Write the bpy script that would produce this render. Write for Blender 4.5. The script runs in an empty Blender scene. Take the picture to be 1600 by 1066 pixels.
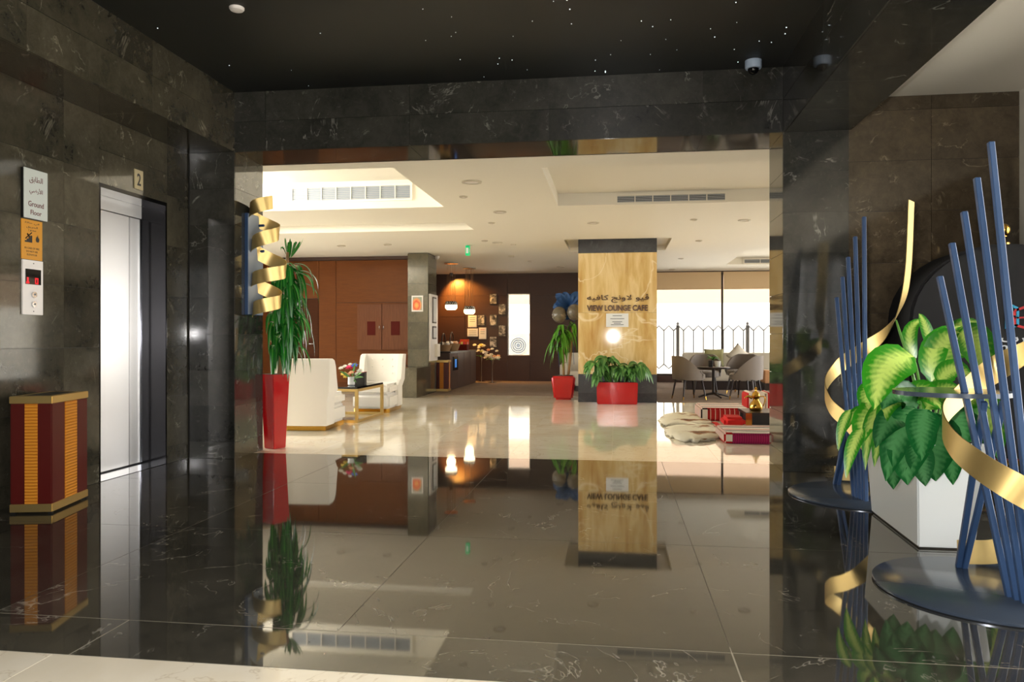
import bpy, bmesh, math, random
from mathutils import Vector, Matrix, Quaternion
random.seed(7)
S = bpy.context.scene
COL = S.collection
R = math.radians
# ------------------------------------------------------------------ camera
F, YAW, V0, H = 1186.0, R(7.842), 530.0, 1.1
cam = bpy.data.cameras.new('camera'); cam_o = bpy.data.objects.new('camera', cam); COL.objects.link(cam_o)
cam.sensor_width = 36.0; cam.lens = 36.0 * F / 1600.0
cam.shift_y = (V0 - 533.0) / 1600.0
cam.clip_start = 0.05; cam.clip_end = 200
cam_o.location = (0, 0, H); cam_o.rotation_euler = (R(90), 0, YAW)
S.camera = cam_o
# ------------------------------------------------------------------ world: an even pale sky
w = bpy.data.worlds.new('sky'); S.world = w; w.use_nodes = True
bgn = w.node_tree.nodes['Background']
bgn.inputs[0].default_value = (1.0, 0.98, 0.945, 1); bgn.inputs[1].default_value = 6.9
def portal(name, loc, rot, sx, sy):
    l = bpy.data.lights.new(name, 'AREA'); l.shape = 'RECTANGLE'; l.size = sx; l.size_y = sy; l.cycles.is_portal = True
    o = bpy.data.objects.new(name, l); COL.objects.link(o); o.location = loc; o.rotation_euler = rot
def area(name, loc, rot, sx, sy, power, col=(1, .96, .9)):
    l = bpy.data.lights.new(name, 'AREA'); l.shape = 'RECTANGLE'; l.size = sx; l.size_y = sy; l.energy = power; l.color = col
    o = bpy.data.objects.new(name, l); COL.objects.link(o); o.location = loc; o.rotation_euler = rot
    return o
portal('portal_lounge_left', (-7.72, 11.2, 1.35), (R(90), 0, R(-90)), 7.4, 2.5)
portal('portal_lounge_far', (3.3, 19.78, 1.4), (R(90), 0, R(180)), 4.6, 2.6)
portal('portal_lounge_right', (5.72, 14.7, 1.35), (R(90), 0, R(90)), 9.4, 2.4)
portal('portal_entrance_back', (2.55, -4.62, 1.5), (R(90), 0, 0), 1.4, 2.8)
portal('portal_entrance_right', (3.62, 1.6, 1.4), (R(90), 0, R(90)), 9.2, 2.6)
# the photographer's flash, whose reflection shows on the onyx column
fl_ = bpy.data.lights.new('camera_flash', 'POINT'); fl_.energy = 430; fl_.color = (1, .97, .95); fl_.shadow_soft_size = .045
flo = bpy.data.objects.new('camera_flash', fl_); COL.objects.link(flo); flo.location = (-.12, .02, 1.2)
# exposure
S.view_settings.view_transform = 'Standard'; S.view_settings.look = 'None'
S.view_settings.gamma = 1.0; S.view_settings.use_curve_mapping = False
S.view_settings.exposure = 0.0
S.cycles.use_denoising = True
S.cycles.max_bounces = 10; S.cycles.glossy_bounces = 6; S.cycles.transparent_max_bounces = 12
S.cycles.caustics_reflective = False; S.cycles.caustics_refractive = False
S.cycles.sample_clamp_indirect = 6.0

# a photo pixel (1600x1066) seen at a given real depth / height / side plane -> world point
_c, _s = math.cos(YAW), math.sin(YAW)
def ray(u, v):
    r = (u - 800) / F
    return Vector((-_s + r * _c, _c + r * _s, (V0 - v) / F))
def at(u, v, Y): d = ray(u, v); d = d * (Y / d.y); return Vector((d.x, Y, H + d.z))
def atx(u, v, X): d = ray(u, v); d = d * (X / d.x); return Vector((X, d.y, H + d.z))
def gnd(u, v, Z=0.0): d = ray(u, v); d = d * ((Z - H) / d.z); return Vector((d.x, d.y, Z))

# ------------------------------------------------------------------ material helpers
def srgb(r, g, b):
    f = lambda c: (c / 255) / 12.92 if c / 255 <= .04045 else ((c / 255 + .055) / 1.055) ** 2.4
    return (f(r), f(g), f(b), 1)
def mat(name, col, rough=.5, metal=0, ior=None, emit=None, es=0, coat=0, sheen=0, trans=0, alpha=1):
    m = bpy.data.materials.new(name); m.use_nodes = True
    b = m.node_tree.nodes['Principled BSDF']
    b.inputs['Base Color'].default_value = col; b.inputs['Roughness'].default_value = rough; b.inputs['Metallic'].default_value = metal
    if ior: b.inputs['IOR'].default_value = ior
    if emit: b.inputs['Emission Color'].default_value = emit; b.inputs['Emission Strength'].default_value = es
    if coat: b.inputs['Coat Weight'].default_value = coat; b.inputs['Coat Roughness'].default_value = .04
    if sheen: b.inputs['Sheen Weight'].default_value = sheen
    if trans: b.inputs['Transmission Weight'].default_value = trans
    b.inputs['Alpha'].default_value = alpha
    return m
def nd(m, t, **kw):
    n = m.node_tree.nodes.new(t)
    for k, v in kw.items(): setattr(n, k, v)
    return n
def lk(m, a, b): m.node_tree.links.new(a, b)
def bs(m): return m.node_tree.nodes['Principled BSDF']
def ramp(m, fac, stops, interp='LINEAR'):
    n = nd(m, 'ShaderNodeValToRGB'); n.color_ramp.interpolation = interp
    e = n.color_ramp.elements
    while len(e) < len(stops): e.new(.5)
    for i, (p, c) in enumerate(stops): e[i].position = p; e[i].color = c
    lk(m, fac, n.inputs[0]); return n.outputs[0]
def mixc(m, fac, a, b, mode='MIX'):
    n = nd(m, 'ShaderNodeMix', data_type='RGBA', blend_type=mode)
    for sock, v in ((n.inputs[0], fac), (n.inputs[6], a), (n.inputs[7], b)):
        if hasattr(v, 'links') or isinstance(v, bpy.types.NodeSocket): lk(m, v, sock)
        else: sock.default_value = v
    return n.outputs[2]
def mth(m, op, a, b=0.0):
    n = nd(m, 'ShaderNodeMath', operation=op)
    for i, v in enumerate((a, b)):
        if isinstance(v, bpy.types.NodeSocket): lk(m, v, n.inputs[i])
        else: n.inputs[i].default_value = v
    return n.outputs[0]
def coords(m, rnd=True, scale=(1, 1, 1), kind='Object'):
    tc = nd(m, 'ShaderNodeTexCoord'); mp = nd(m, 'ShaderNodeMapping'); mp.inputs['Scale'].default_value = scale
    lk(m, tc.outputs[kind], mp.inputs[0])
    if rnd:
        oi = nd(m, 'ShaderNodeObjectInfo'); cb = nd(m, 'ShaderNodeCombineXYZ')
        for i, k in enumerate((37.0, 91.0, 53.0)): lk(m, mth(m, 'MULTIPLY', oi.outputs['Random'], k), cb.inputs[i])
        lk(m, cb.outputs[0], mp.inputs['Location'])
        return mp.outputs[0], oi.outputs['Random']
    return mp.outputs[0], None
def noise(m, vec, scale, detail=4, rough=.55, dist=0):
    n = nd(m, 'ShaderNodeTexNoise'); n.inputs['Scale'].default_value = scale; n.inputs['Detail'].default_value = detail
    n.inputs['Roughness'].default_value = rough; n.inputs['Distortion'].default_value = dist
    lk(m, vec, n.inputs['Vector']); return n.outputs[0]
def bump(m, h, strength, dist=.01):
    n = nd(m, 'ShaderNodeBump'); n.inputs['Strength'].default_value = strength; n.inputs['Distance'].default_value = dist
    lk(m, h, n.inputs['Height']); lk(m, n.outputs[0], bs(m).inputs['Normal'])

def marble_dark(name, c0, c1, vein, rough, ior, vscale=1.6, veinw=.012, vamt=.55, v0=.52):
    m = mat(name, c0, rough, ior=ior); vec, rnd = coords(m)
    n1 = noise(m, vec, 2.2, 6, .62, .6)
    n0 = noise(m, vec, 14, 6, .75, .8); n1 = mth(m, 'ADD', mth(m, 'MULTIPLY', n1, .6), mth(m, 'MULTIPLY', n0, .4))
    base = mixc(m, ramp(m, n1, [(.36, (0, 0, 0, 1)), (.66, (1, 1, 1, 1))]), c0, c1)
    # hairline veins: thin level sets of a stretched noise, broken up by a second noise
    n2 = noise(m, vec, vscale, 5, .6, 1.2); v = mth(m, 'ABSOLUTE', mth(m, 'SUBTRACT', n2, .5))
    v = ramp(m, v, [(0, (1, 1, 1, 1)), (veinw, (0, 0, 0, 1))])
    n3 = noise(m, vec, 5.5, 3, .6); v2 = ramp(m, n3, [(v0, (0, 0, 0, 1)), (v0 + .14, (1, 1, 1, 1))])
    vm = mth(m, 'MULTIPLY', mth(m, 'MULTIPLY', v, v2), vamt)
    n4 = noise(m, vec, 26, 4, .7, 1.5); sp = ramp(m, n4, [(.63, (0, 0, 0, 1)), (.74, (.55, .55, .55, 1))])
    vm = mth(m, 'ADD', vm, mth(m, 'MULTIPLY', sp, .35))
    col = mixc(m, mth(m, 'MINIMUM', vm, 1.0), base, vein)
    br = mth(m, 'ADD', mth(m, 'MULTIPLY', rnd, .5), .75)
    hs = nd(m, 'ShaderNodeHueSaturation'); lk(m, br, hs.inputs['Value']); lk(m, col, hs.inputs['Color'])
    lk(m, hs.outputs[0], bs(m).inputs['Base Color'])
    return m
M = {}
M['wall_marble'] = marble_dark('dark brown marble', srgb(43, 41, 33), srgb(76, 71, 58), srgb(150, 144, 128), .06, 1.55)
M['pier_marble'] = marble_dark('black grey marble', srgb(38, 38, 35), srgb(64, 63, 57), srgb(150, 148, 140), .06, 1.58)
M['hall_marble'] = marble_dark('warm brown marble', srgb(58, 50, 39), srgb(96, 84, 66), srgb(160, 148, 126), .07, 1.55)
M['floor_marble'] = marble_dark('dark polished floor marble', srgb(47, 45, 39), srgb(74, 70, 60), srgb(170, 164, 150), .035, 1.72, 1.4, .005, .6, .44)
M['grout'] = mat('pale joint filler', srgb(150, 143, 126), .6)
M['grout_mid'] = mat('grey joint filler', srgb(96, 90, 80), .6)
M['grout_dark'] = mat('dark joint filler', srgb(30, 28, 24), .6)

m = mat('cream marble', srgb(236, 226, 204), .05, ior=1.6); vec, rnd = coords(m)
n1 = noise(m, vec, 1.3, 5, .6, .8)
c = mixc(m, ramp(m, n1, [(.3, (0, 0, 0, 1)), (.7, (1, 1, 1, 1))]), srgb(232, 219, 192), srgb(244, 236, 218))
n2 = noise(m, vec, 1.2, 5, .6, 1.5); v = ramp(m, mth(m, 'ABSOLUTE', mth(m, 'SUBTRACT', n2, .5)), [(0, (1, 1, 1, 1)), (.01, (0, 0, 0, 1))])
c = mixc(m, mth(m, 'MULTIPLY', v, .35), c, srgb(176, 150, 112)); lk(m, c, bs(m).inputs['Base Color']); M['cream_marble'] = m
M['cream_grout'] = mat('cream joint filler', srgb(196, 178, 144), .5)

m = mat('honey onyx', srgb(214, 176, 106), .05, ior=1.6); vec, rnd = coords(m, scale=(1, 1, 1))
mp = nd(m, 'ShaderNodeMapping'); mp.inputs['Rotation'].default_value = (0, R(14), 0); mp.inputs['Scale'].default_value = (3.2, 3.2, .55); lk(m, vec, mp.inputs[0])
n1 = noise(m, mp.outputs[0], 1.5, 6, .55, .5)
c = ramp(m, n1, [(.28, srgb(188, 144, 78)), (.45, srgb(212, 180, 118)), (.56, srgb(228, 202, 148)), (.72, srgb(204, 164, 98))])
n2 = noise(m, vec, 1.0, 4, .5, .9); v = ramp(m, mth(m, 'ABSOLUTE', mth(m, 'SUBTRACT', n2, .5)), [(0, (1, 1, 1, 1)), (.012, (0, 0, 0, 1))])
c = mixc(m, mth(m, 'MULTIPLY', v, .75), c, srgb(240, 224, 186)); lk(m, c, bs(m).inputs['Base Color']); M['onyx'] = m
M['granite'] = marble_dark('dark grey granite', srgb(56, 58, 62), srgb(74, 76, 80), srgb(110, 112, 116), .12, 1.5)
M['grey_stone'] = marble_dark('grey green marble', srgb(74, 70, 56), srgb(104, 98, 80), srgb(140, 134, 116), .12, 1.5)

def wood(name, c0, c1, rough=.35, scale=(1.5, 1.5, 14)):
    m = mat(name, c0, rough); vec, rnd = coords(m, scale=scale)
    n1 = noise(m, vec, 3, 5, .6, .4); lk(m, mixc(m, n1, c0, c1), bs(m).inputs['Base Color']); return m
M['wood'] = wood('brown wood veneer', srgb(88, 45, 8), srgb(116, 64, 15), .5)
bs(M['wood']).inputs['IOR'].default_value = 1.3
M['wood_cab'] = wood('walnut cabinet veneer', srgb(84, 47, 26), srgb(124, 76, 46), .5, (22, 22, 1.2))
bs(M['wood_cab']).inputs['IOR'].default_value = 1.3
M['wood_door'] = wood('dark brown door veneer', srgb(58, 28, 9), srgb(76, 40, 14), .5)
M['wood_red'] = mat('red brown inset', srgb(78, 16, 5), .4)
for k in ('wood_door', 'wood_red'): bs(M[k]).inputs['IOR'].default_value = 1.22; bs(M[k]).inputs['Roughness'].default_value = .6
M['wood_dark'] = wood('dark brown cladding', srgb(52, 30, 20), srgb(66, 40, 28), .45, (1.2, 1.2, 9))
M['counter'] = wood('dark counter front', srgb(70, 52, 42), srgb(84, 63, 50), .5)
m = mat('black star ceiling', srgb(10, 14, 11), .55); M['black_ceiling'] = m
M['white_paint'] = mat('off white paint', srgb(238, 232, 218), .6)
M['cream_paint'] = mat('cream ceiling paint', srgb(234, 228, 213), .6)
M['brass'] = mat('polished brass', srgb(214, 168, 78), .14, 1)
M['gold_satin'] = mat('satin gold metal', srgb(216, 188, 124), .42, 1)
m = mat('brushed steel', srgb(212, 210, 208), .44, 1); tg = nd(m, 'ShaderNodeTangent', direction_type='UV_MAP'); tg.uv_map = 'UVMap'
lk(m, tg.outputs[0], bs(m).inputs['Tangent']); bs(m).inputs['Anisotropic'].default_value = .95; M['steel'] = m
M['steel_shaded'] = mat('shaded steel jamb', srgb(54, 54, 57), .14, 1)  # same steel, colour darkened to stand for the dim hall it mirrors
M['chrome'] = mat('chrome', srgb(210, 212, 214), .08, 1)
M['blue'] = mat('blue powder coat', srgb(54, 80, 118), .34, .15)
M['blue_dark'] = mat('dark blue lacquer', srgb(70, 80, 94), .2, .2)
M['white_gloss'] = mat('white glazed planter', srgb(226, 230, 228), .3)
M['red_gloss'] = mat('red lacquer', srgb(178, 8, 16), .12, coat=.6)
M['red_matt'] = mat('deep red leather', srgb(74, 9, 5), .4)
m = mat('ribbed gold leather', srgb(196, 120, 28), .4); vec, _ = coords(m, False, (1, 1, 1))
wv = nd(m, 'ShaderNodeTexWave', bands_direction='Z'); wv.inputs['Scale'].default_value = 16; wv.inputs['Distortion'].default_value = .6; lk(m, vec, wv.inputs[0])
lk(m, mixc(m, wv.outputs[1], srgb(176, 104, 22), srgb(212, 140, 44)), bs(m).inputs['Base Color']); bump(m, wv.outputs[1], .5); M['gold_rib'] = m
M['black'] = mat('black', srgb(14, 14, 15), .4)
M['black_gloss'] = mat('black glass', srgb(10, 11, 12), .04)
m = mat('black cloth cover', srgb(11, 10, 12), .85); M['black_cloth'] = m
M['dark_text'] = mat('dark red lettering', srgb(96, 34, 34), .5)
M['brown_text'] = mat('dark bronze lettering', srgb(70, 46, 28), .25, .6)
M['silver_sign'] = mat('silver white sign face', srgb(196, 202, 196), .35)
M['orange_sign'] = mat('amber sign face', srgb(206, 142, 28), .4)
M['white_plastic'] = mat('white plastic', srgb(232, 226, 220), .35)
M['grey_plastic'] = mat('grey plastic', srgb(150, 160, 172), .4)
M['camera_blue'] = mat('pale blue camera housing', srgb(186, 204, 226), .4)
M['plate_tan'] = mat('pale brass number plate', srgb(186, 172, 136), .35, .2)
M['paper'] = mat('white paper', srgb(226, 228, 228), .6)
M['grey_print'] = mat('grey print', srgb(120, 124, 128), .6)
M['led_red'] = mat('red led digits', srgb(120, 0, 6), .4, emit=(1, .01, .02, 1), es=1.2)
M['star'] = mat('fibre optic star', (1, 1, 1, 1), .4, emit=(.8, .95, 1, 1), es=5)
M['lamp'] = mat('warm lamp glow', (1, .9, .7, 1), .4, emit=(1, .80, .50, 1), es=4.5)
M['exit_green'] = mat('lit green exit sign', srgb(0, 140, 70), .4, emit=(.0, .5, .18, 1), es=.8)
M['screen_blue'] = mat('blue lit screen', srgb(40, 110, 190), .3, emit=(.08, .3, .8, 1), es=.5)
m = mat('white upholstery', srgb(236, 232, 224), .7, sheen=.2); vec, _ = coords(m, False); bump(m, noise(m, vec, 180, 2), .12, .003); M['white_fabric'] = m
m = mat('taupe upholstery', srgb(112, 102, 93), .65, sheen=.3); M['taupe'] = m
M['beige_fabric'] = mat('beige banquette leather', srgb(190, 182, 166), .5)
M['dark_wood'] = mat('dark stained wood', srgb(34, 22, 17), .35)
m = mat('patterned brown carpet', srgb(120, 100, 84), .95); vec, _ = coords(m, False, (1, 1, 1))
vo = nd(m, 'ShaderNodeTexVoronoi', feature='F1'); vo.inputs['Scale'].default_value = 1.4; lk(m, vec, vo.inputs['Vector'])
n1 = noise(m, vec, 3, 5, .7, 2)
lk(m, mixc(m, mth(m, 'MULTIPLY', n1, .9), srgb(92, 74, 60), srgb(150, 130, 112)), bs(m).inputs['Base Color']); M['carpet'] = m
# clear glass: mostly straight-through with a Fresnel reflection
m = bpy.data.materials.new('window glass'); m.use_nodes = True; nt = m.node_tree; nt.nodes.remove(nt.nodes['Principled BSDF'])
tr = nd(m, 'ShaderNodeBsdfTransparent'); gl = nd(m, 'ShaderNodeBsdfGlossy'); gl.inputs['Roughness'].default_value = .0
fr = nd(m, 'ShaderNodeFresnel'); fr.inputs[0].default_value = 1.3; mx = nd(m, 'ShaderNodeMixShader')
lk(m, fr.outputs[0], mx.inputs[0]); lk(m, tr.outputs[0], mx.inputs[1]); lk(m, gl.outputs[0], mx.inputs[2])
lk(m, mx.outputs[0], nt.nodes['Material Output'].inputs[0]); M['glass'] = m
M['blind'] = mat('tan roller blind', srgb(214, 186, 146), .8)
bs(M['blind']).inputs['Transmission Weight'].default_value = .0
M['frame_dark'] = mat('dark bronze frame', srgb(52, 42, 34), .4, .4)
M['ext_white'] = mat('white outside wall', srgb(240, 236, 226), .8)
M['ext_pink'] = mat('pinkish outside wall', srgb(166, 142, 120), .8)
def leafmat(name, edge, mid, rough=.3, var=False):
    m = mat(name, edge, rough); tc = nd(m, 'ShaderNodeTexCoord'); sx = nd(m, 'ShaderNodeSeparateXYZ'); lk(m, tc.outputs['UV'], sx.inputs[0])
    a = mth(m, 'MULTIPLY', mth(m, 'ABSOLUTE', mth(m, 'SUBTRACT', sx.outputs[0], .5)), 2.0)
    if var:
        # light feathered centre with green margin and side veins
        wv = nd(m, 'ShaderNodeTexWave', bands_direction='Y'); wv.inputs['Scale'].default_value = 4.2; wv.inputs['Distortion'].default_value = 1.5
        mp = nd(m, 'ShaderNodeCombineXYZ'); lk(m, mth(m, 'SUBTRACT', sx.outputs[1], mth(m, 'MULTIPLY', a, .13)), mp.inputs[1]); lk(m, mp.outputs[0], wv.inputs[0])
        nz = noise(m, tc.outputs['UV'], 7, 4, .6)
        f = mth(m, 'ADD', mth(m, 'ADD', a, mth(m, 'MULTIPLY', wv.outputs[1], .17)), mth(m, 'MULTIPLY', mth(m, 'SUBTRACT', nz, .5), .7))
        c = ramp(m, f, [(.22, mid), (.80, edge)])
    else:
        c = ramp(m, a, [(.0, mid), (.25, edge)])
    oi = nd(m, 'ShaderNodeObjectInfo'); hs = nd(m, 'ShaderNodeHueSaturation')
    lk(m, mth(m, 'ADD', mth(m, 'MULTIPLY', oi.outputs['Random'], .5), .75), hs.inputs['Value']); lk(m, c, hs.inputs['Color'])
    lk(m, hs.outputs[0], bs(m).inputs['Base Color']); return m
M['leaf_light'] = leafmat('variegated light green leaf', srgb(48, 140, 26), srgb(196, 224, 110), .28, True)
M['leaf_dark'] = leafmat('dark glossy green leaf', srgb(20, 84, 36), srgb(72, 132, 76), .16, True)
M['leaf_dracaena'] = leafmat('long strap leaf', srgb(26, 104, 30), srgb(84, 164, 56), .25)
M['leaf_shrub'] = leafmat('mid green leaf', srgb(66, 118, 52), srgb(126, 166, 88), .4)
M['leaf_tree'] = leafmat('bright green leaf', srgb(60, 124, 22), srgb(110, 165, 48), .4)
M['stem'] = mat('green stem', srgb(96, 156, 58), .4)
M['trunk'] = mat('pale brown trunk', srgb(150, 116, 78), .7)
M['soil'] = mat('dark soil', srgb(40, 30, 22), .95)

# ------------------------------------------------------------------ mesh helpers
def NB(): return bmesh.new()
def box(bm, x0, x1, y0, y1, z0, z1):
    vs = [bm.verts.new((x, y, z)) for z in (z0, z1) for y in (y0, y1) for x in (x0, x1)]
    for f in ((0, 2, 3, 1), (4, 5, 7, 6), (0, 1, 5, 4), (1, 3, 7, 5), (3, 2, 6, 7), (2, 0, 4, 6)): bm.faces.new([vs[i] for i in f])
    return vs
def frame_axes(d):
    d = d.normalized(); u = Vector((0, 0, 1)) if abs(d.z) < .95 else Vector((1, 0, 0))
    a = d.cross(u).normalized(); return a, a.cross(d).normalized()
def tube(bm, pts, r, n=8, caps=True, phase=0):
    pts = [Vector(p) for p in pts]; rr = r if isinstance(r, (list, tuple)) else [r] * len(pts)
    rings = []; a0 = None
    for i, p in enumerate(pts):
        d = (pts[min(i + 1, len(pts) - 1)] - pts[max(i - 1, 0)])
        if a0 is None: a, b = frame_axes(d)
        else:
            dn = d.normalized(); a = (a0 - dn * a0.dot(dn)).normalized(); b = a.cross(dn).normalized()
        a0 = a
        rings.append([bm.verts.new(p + (a * math.cos(t) + b * math.sin(t)) * rr[i]) for t in [phase + 2 * math.pi * k / n for k in range(n)]])
    for i in range(len(rings) - 1):
        for k in range(n): bm.faces.new((rings[i][k], rings[i][(k + 1) % n], rings[i + 1][(k + 1) % n], rings[i + 1][k]))
    if caps: bm.faces.new(rings[0][::-1]); bm.faces.new(rings[-1])
def lathe(bm, prof, c=(0, 0, 0), n=24, close=True):
    rings = [[bm.verts.new((c[0] + r * math.cos(2 * math.pi * k / n), c[1] + r * math.sin(2 * math.pi * k / n), c[2] + z)) for k in range(n)] for r, z in prof]
    for i in range(len(rings) - 1):
        for k in range(n): bm.faces.new((rings[i][k], rings[i][(k + 1) % n], rings[i + 1][(k + 1) % n], rings[i + 1][k]))
    if close: bm.faces.new(rings[0][::-1]); bm.faces.new(rings[-1])
def prism(bm, poly, z0, z1, poly_top=None):
    a = [bm.verts.new((x, y, z0)) for x, y in poly]; b = [bm.verts.new((x, y, z1)) for x, y in (poly_top or poly)]
    n = len(poly)
    for i in range(n): bm.faces.new((a[i], a[(i + 1) % n], b[(i + 1) % n], b[i]))
    bm.faces.new(a[::-1]); bm.faces.new(b)
def ball(bm, c, r, sz=1, n=16): lathe(bm, [(max(r * math.sin(math.pi * k / (n // 2)), 1e-4), -r * sz * math.cos(math.pi * k / (n // 2))) for k in range(n // 2 + 1)], c, n)
def band(bm, pts, wv, width, th):
    """flat metal band along pts; wv = list of unit vectors across the band"""
    n = len(pts); q = []
    for i, p in enumerate(pts):
        d = (pts[min(i + 1, n - 1)] - pts[max(i - 1, 0)]).normalized(); wd = (wv[i] - d * wv[i].dot(d)).normalized(); nn = d.cross(wd)
        q.append([bm.verts.new(p + wd * width * a / 2 + nn * th * b / 2) for a, b in ((-1, -1), (1, -1), (1, 1), (-1, 1))])
    for i in range(n - 1):
        for k in range(4): bm.faces.new((q[i][k], q[i][(k + 1) % 4], q[i + 1][(k + 1) % 4], q[i + 1][k]))
    bm.faces.new(q[0][::-1]); bm.faces.new(q[-1])
def spline(P, n=8):
    P = [Vector(p) for p in P]; out = []
    Q = [2 * P[0] - P[1]] + P + [2 * P[-1] - P[-2]]
    for i in range(1, len(Q) - 2):
        for k in range(n):
            t = k / n; a, b, c, d = Q[i - 1], Q[i], Q[i + 1], Q[i + 2]
            out.append(.5 * ((2 * b) + (c - a) * t + (2 * a - 5 * b + 4 * c - d) * t * t + (3 * b - a - 3 * c + d) * t ** 3))
    out.append(P[-1]); return out
def mk(name, bm, m, parent=None, smooth=False, bevel=0, world=True, seg=2):
    bmesh.ops.recalc_face_normals(bm, faces=bm.faces[:])
    if bevel: bmesh.ops.bevel(bm, geom=[e for e in bm.edges if len(e.link_faces) == 2 and e.calc_face_angle(0) > R(35)], offset=bevel, segments=seg, affect='EDGES', clamp_overlap=True)
    me = bpy.data.meshes.new(name)
    if parent is not None and world:
        L = parent.location.copy(); q = parent.parent
        while q is not None: L += q.location; q = q.parent
        bmesh.ops.translate(bm, verts=bm.verts[:], vec=-L)
    bm.to_mesh(me); bm.free()
    me.materials.append(m if not isinstance(m, str) else M[m])
    if smooth:
        for p in me.polygons: p.use_smooth = True
        if smooth != True: me.set_sharp_from_angle(angle=R(smooth))
    o = bpy.data.objects.new(name, me); COL.objects.link(o)
    if parent is not None: o.parent = parent
    return o
def tag(o, label, cat, group=None, kind=None):
    o['label'] = label; o['category'] = cat
    if group: o['group'] = group
    if kind: o['kind'] = kind
    return o
def thing(name, label, cat, loc, group=None):
    o = bpy.data.objects.new(name, None); COL.objects.link(o); o.location = loc; o.empty_display_size = .1
    return tag(o, label, cat, group)
def struct(o): o['kind'] = 'structure'; return o
def copy_tree(o, parent=None):
    c = o.copy(); COL.objects.link(c); c.parent = parent
    for ch in list(o.children): copy_tree(ch, c)
    return c
def bx(name, m, parent, x0, x1, y0, y1, z0, z1, bevel=0):
    bm = NB(); box(bm, x0, x1, y0, y1, z0, z1); return mk(name, bm, m, parent, bevel=bevel)
_tiles = {}
def tile(parent, name, m, axis, c, su, sv, th, gap=.003):
    """a slab lying against a plane: axis = outward direction 'x','-x','y','-y','z','-z'; c = centre of its outer face"""
    k = (axis, round(su, 4), round(sv, 4), th, m)
    if k not in _tiles:
        bm = NB(); a, b = su / 2 - gap / 2, sv / 2 - gap / 2; s = -1 if axis[0] == '-' else 1; t0, t1 = sorted((0, -s * th))
        if axis[-1] == 'x': box(bm, t0, t1, -a, a, -b, b)
        elif axis[-1] == 'y': box(bm, -a, a, t0, t1, -b, b)
        else: box(bm, -a, a, -b, b, t0, t1)
        bmesh.ops.recalc_face_normals(bm, faces=bm.faces[:])
        me = bpy.data.meshes.new(name); bm.to_mesh(me); bm.free(); me.materials.append(M[m]); _tiles[k] = me
    o = bpy.data.objects.new(name, _tiles[k]); COL.objects.link(o); o.parent = parent; o.location = c; return o
def tiles(parent, name, m, axis, off, us, vs, th=.012, skip=None, gap=.003):
    for i in range(len(us) - 1):
        for j in range(len(vs) - 1):
            u, v = (us[i] + us[i + 1]) / 2, (vs[j] + vs[j + 1]) / 2
            if skip and skip(u, v): continue
            c = {'x': (off, u, v), 'y': (u, off, v), 'z': (u, v, off)}[axis[-1]]
            tile(parent, name, m, axis, c, us[i + 1] - us[i], vs[j + 1] - vs[j], th, gap)
def span(a, b, n): return [a + (b - a) * i / n for i in range(n + 1)]
# text: Arabic is written in its joined letter shapes, right to left
AR = {'ا': 'FE8D FE8E', 'أ': 'FE83 FE84', 'ل': 'FEDD FEDE FEDF FEE0', 'ط': 'FEC1 FEC2 FEC3 FEC4', 'ب': 'FE8F FE90 FE91 FE92', 'ق': 'FED5 FED6 FED7 FED8',
      'ر': 'FEAD FEAE', 'ض': 'FEBD FEBE FEBF FEC0', 'ي': 'FEF1 FEF2 FEF3 FEF4', 'ڤ': 'FB6A FB6B FB6C FB6D', 'و': 'FEED FEEE', 'ن': 'FEE5 FEE6 FEE7 FEE8',
      'ج': 'FE9D FE9E FE9F FEA0', 'ك': 'FED9 FEDA FEDB FEDC', 'ف': 'FED1 FED2 FED3 FED4', 'ه': 'FEE9 FEEA FEEB FEEC', 'ح': 'FEA1 FEA2 FEA3 FEA4',
      'م': 'FEE1 FEE2 FEE3 FEE4', 'ص': 'FEB9 FEBA FEBB FEBC', 'ع': 'FEC9 FECA FECB FECC', 'ت': 'FE95 FE96 FE97 FE98', 'س': 'FEB1 FEB2 FEB3 FEB4',
      'خ': 'FEA5 FEA6 FEA7 FEA8', 'د': 'FEA9 FEAA', 'ة': 'FE93 FE94'}
def arabic(s):
    out = []
    for word in s.split(' '):
        g = []; prev = False; i = 0
        while i < len(word):
            ch = word[i]
            if ch == 'ل' and i + 1 < len(word) and word[i + 1] in 'اأ':
                g.append(chr((0xFEFB if word[i + 1] == 'ا' else 0xFEF7) + (1 if prev else 0))); prev = False; i += 2; continue
            f = AR[ch].split(); nxt = i + 1 < len(word) and len(f) == 4
            k = (3 if nxt else 1) if prev else (2 if nxt else 0)
            g.append(chr(int(f[min(k, len(f) - 1)], 16))); prev = nxt; i += 1
        out.append(''.join(reversed(g)))
    return ' '.join(reversed(out))
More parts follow.
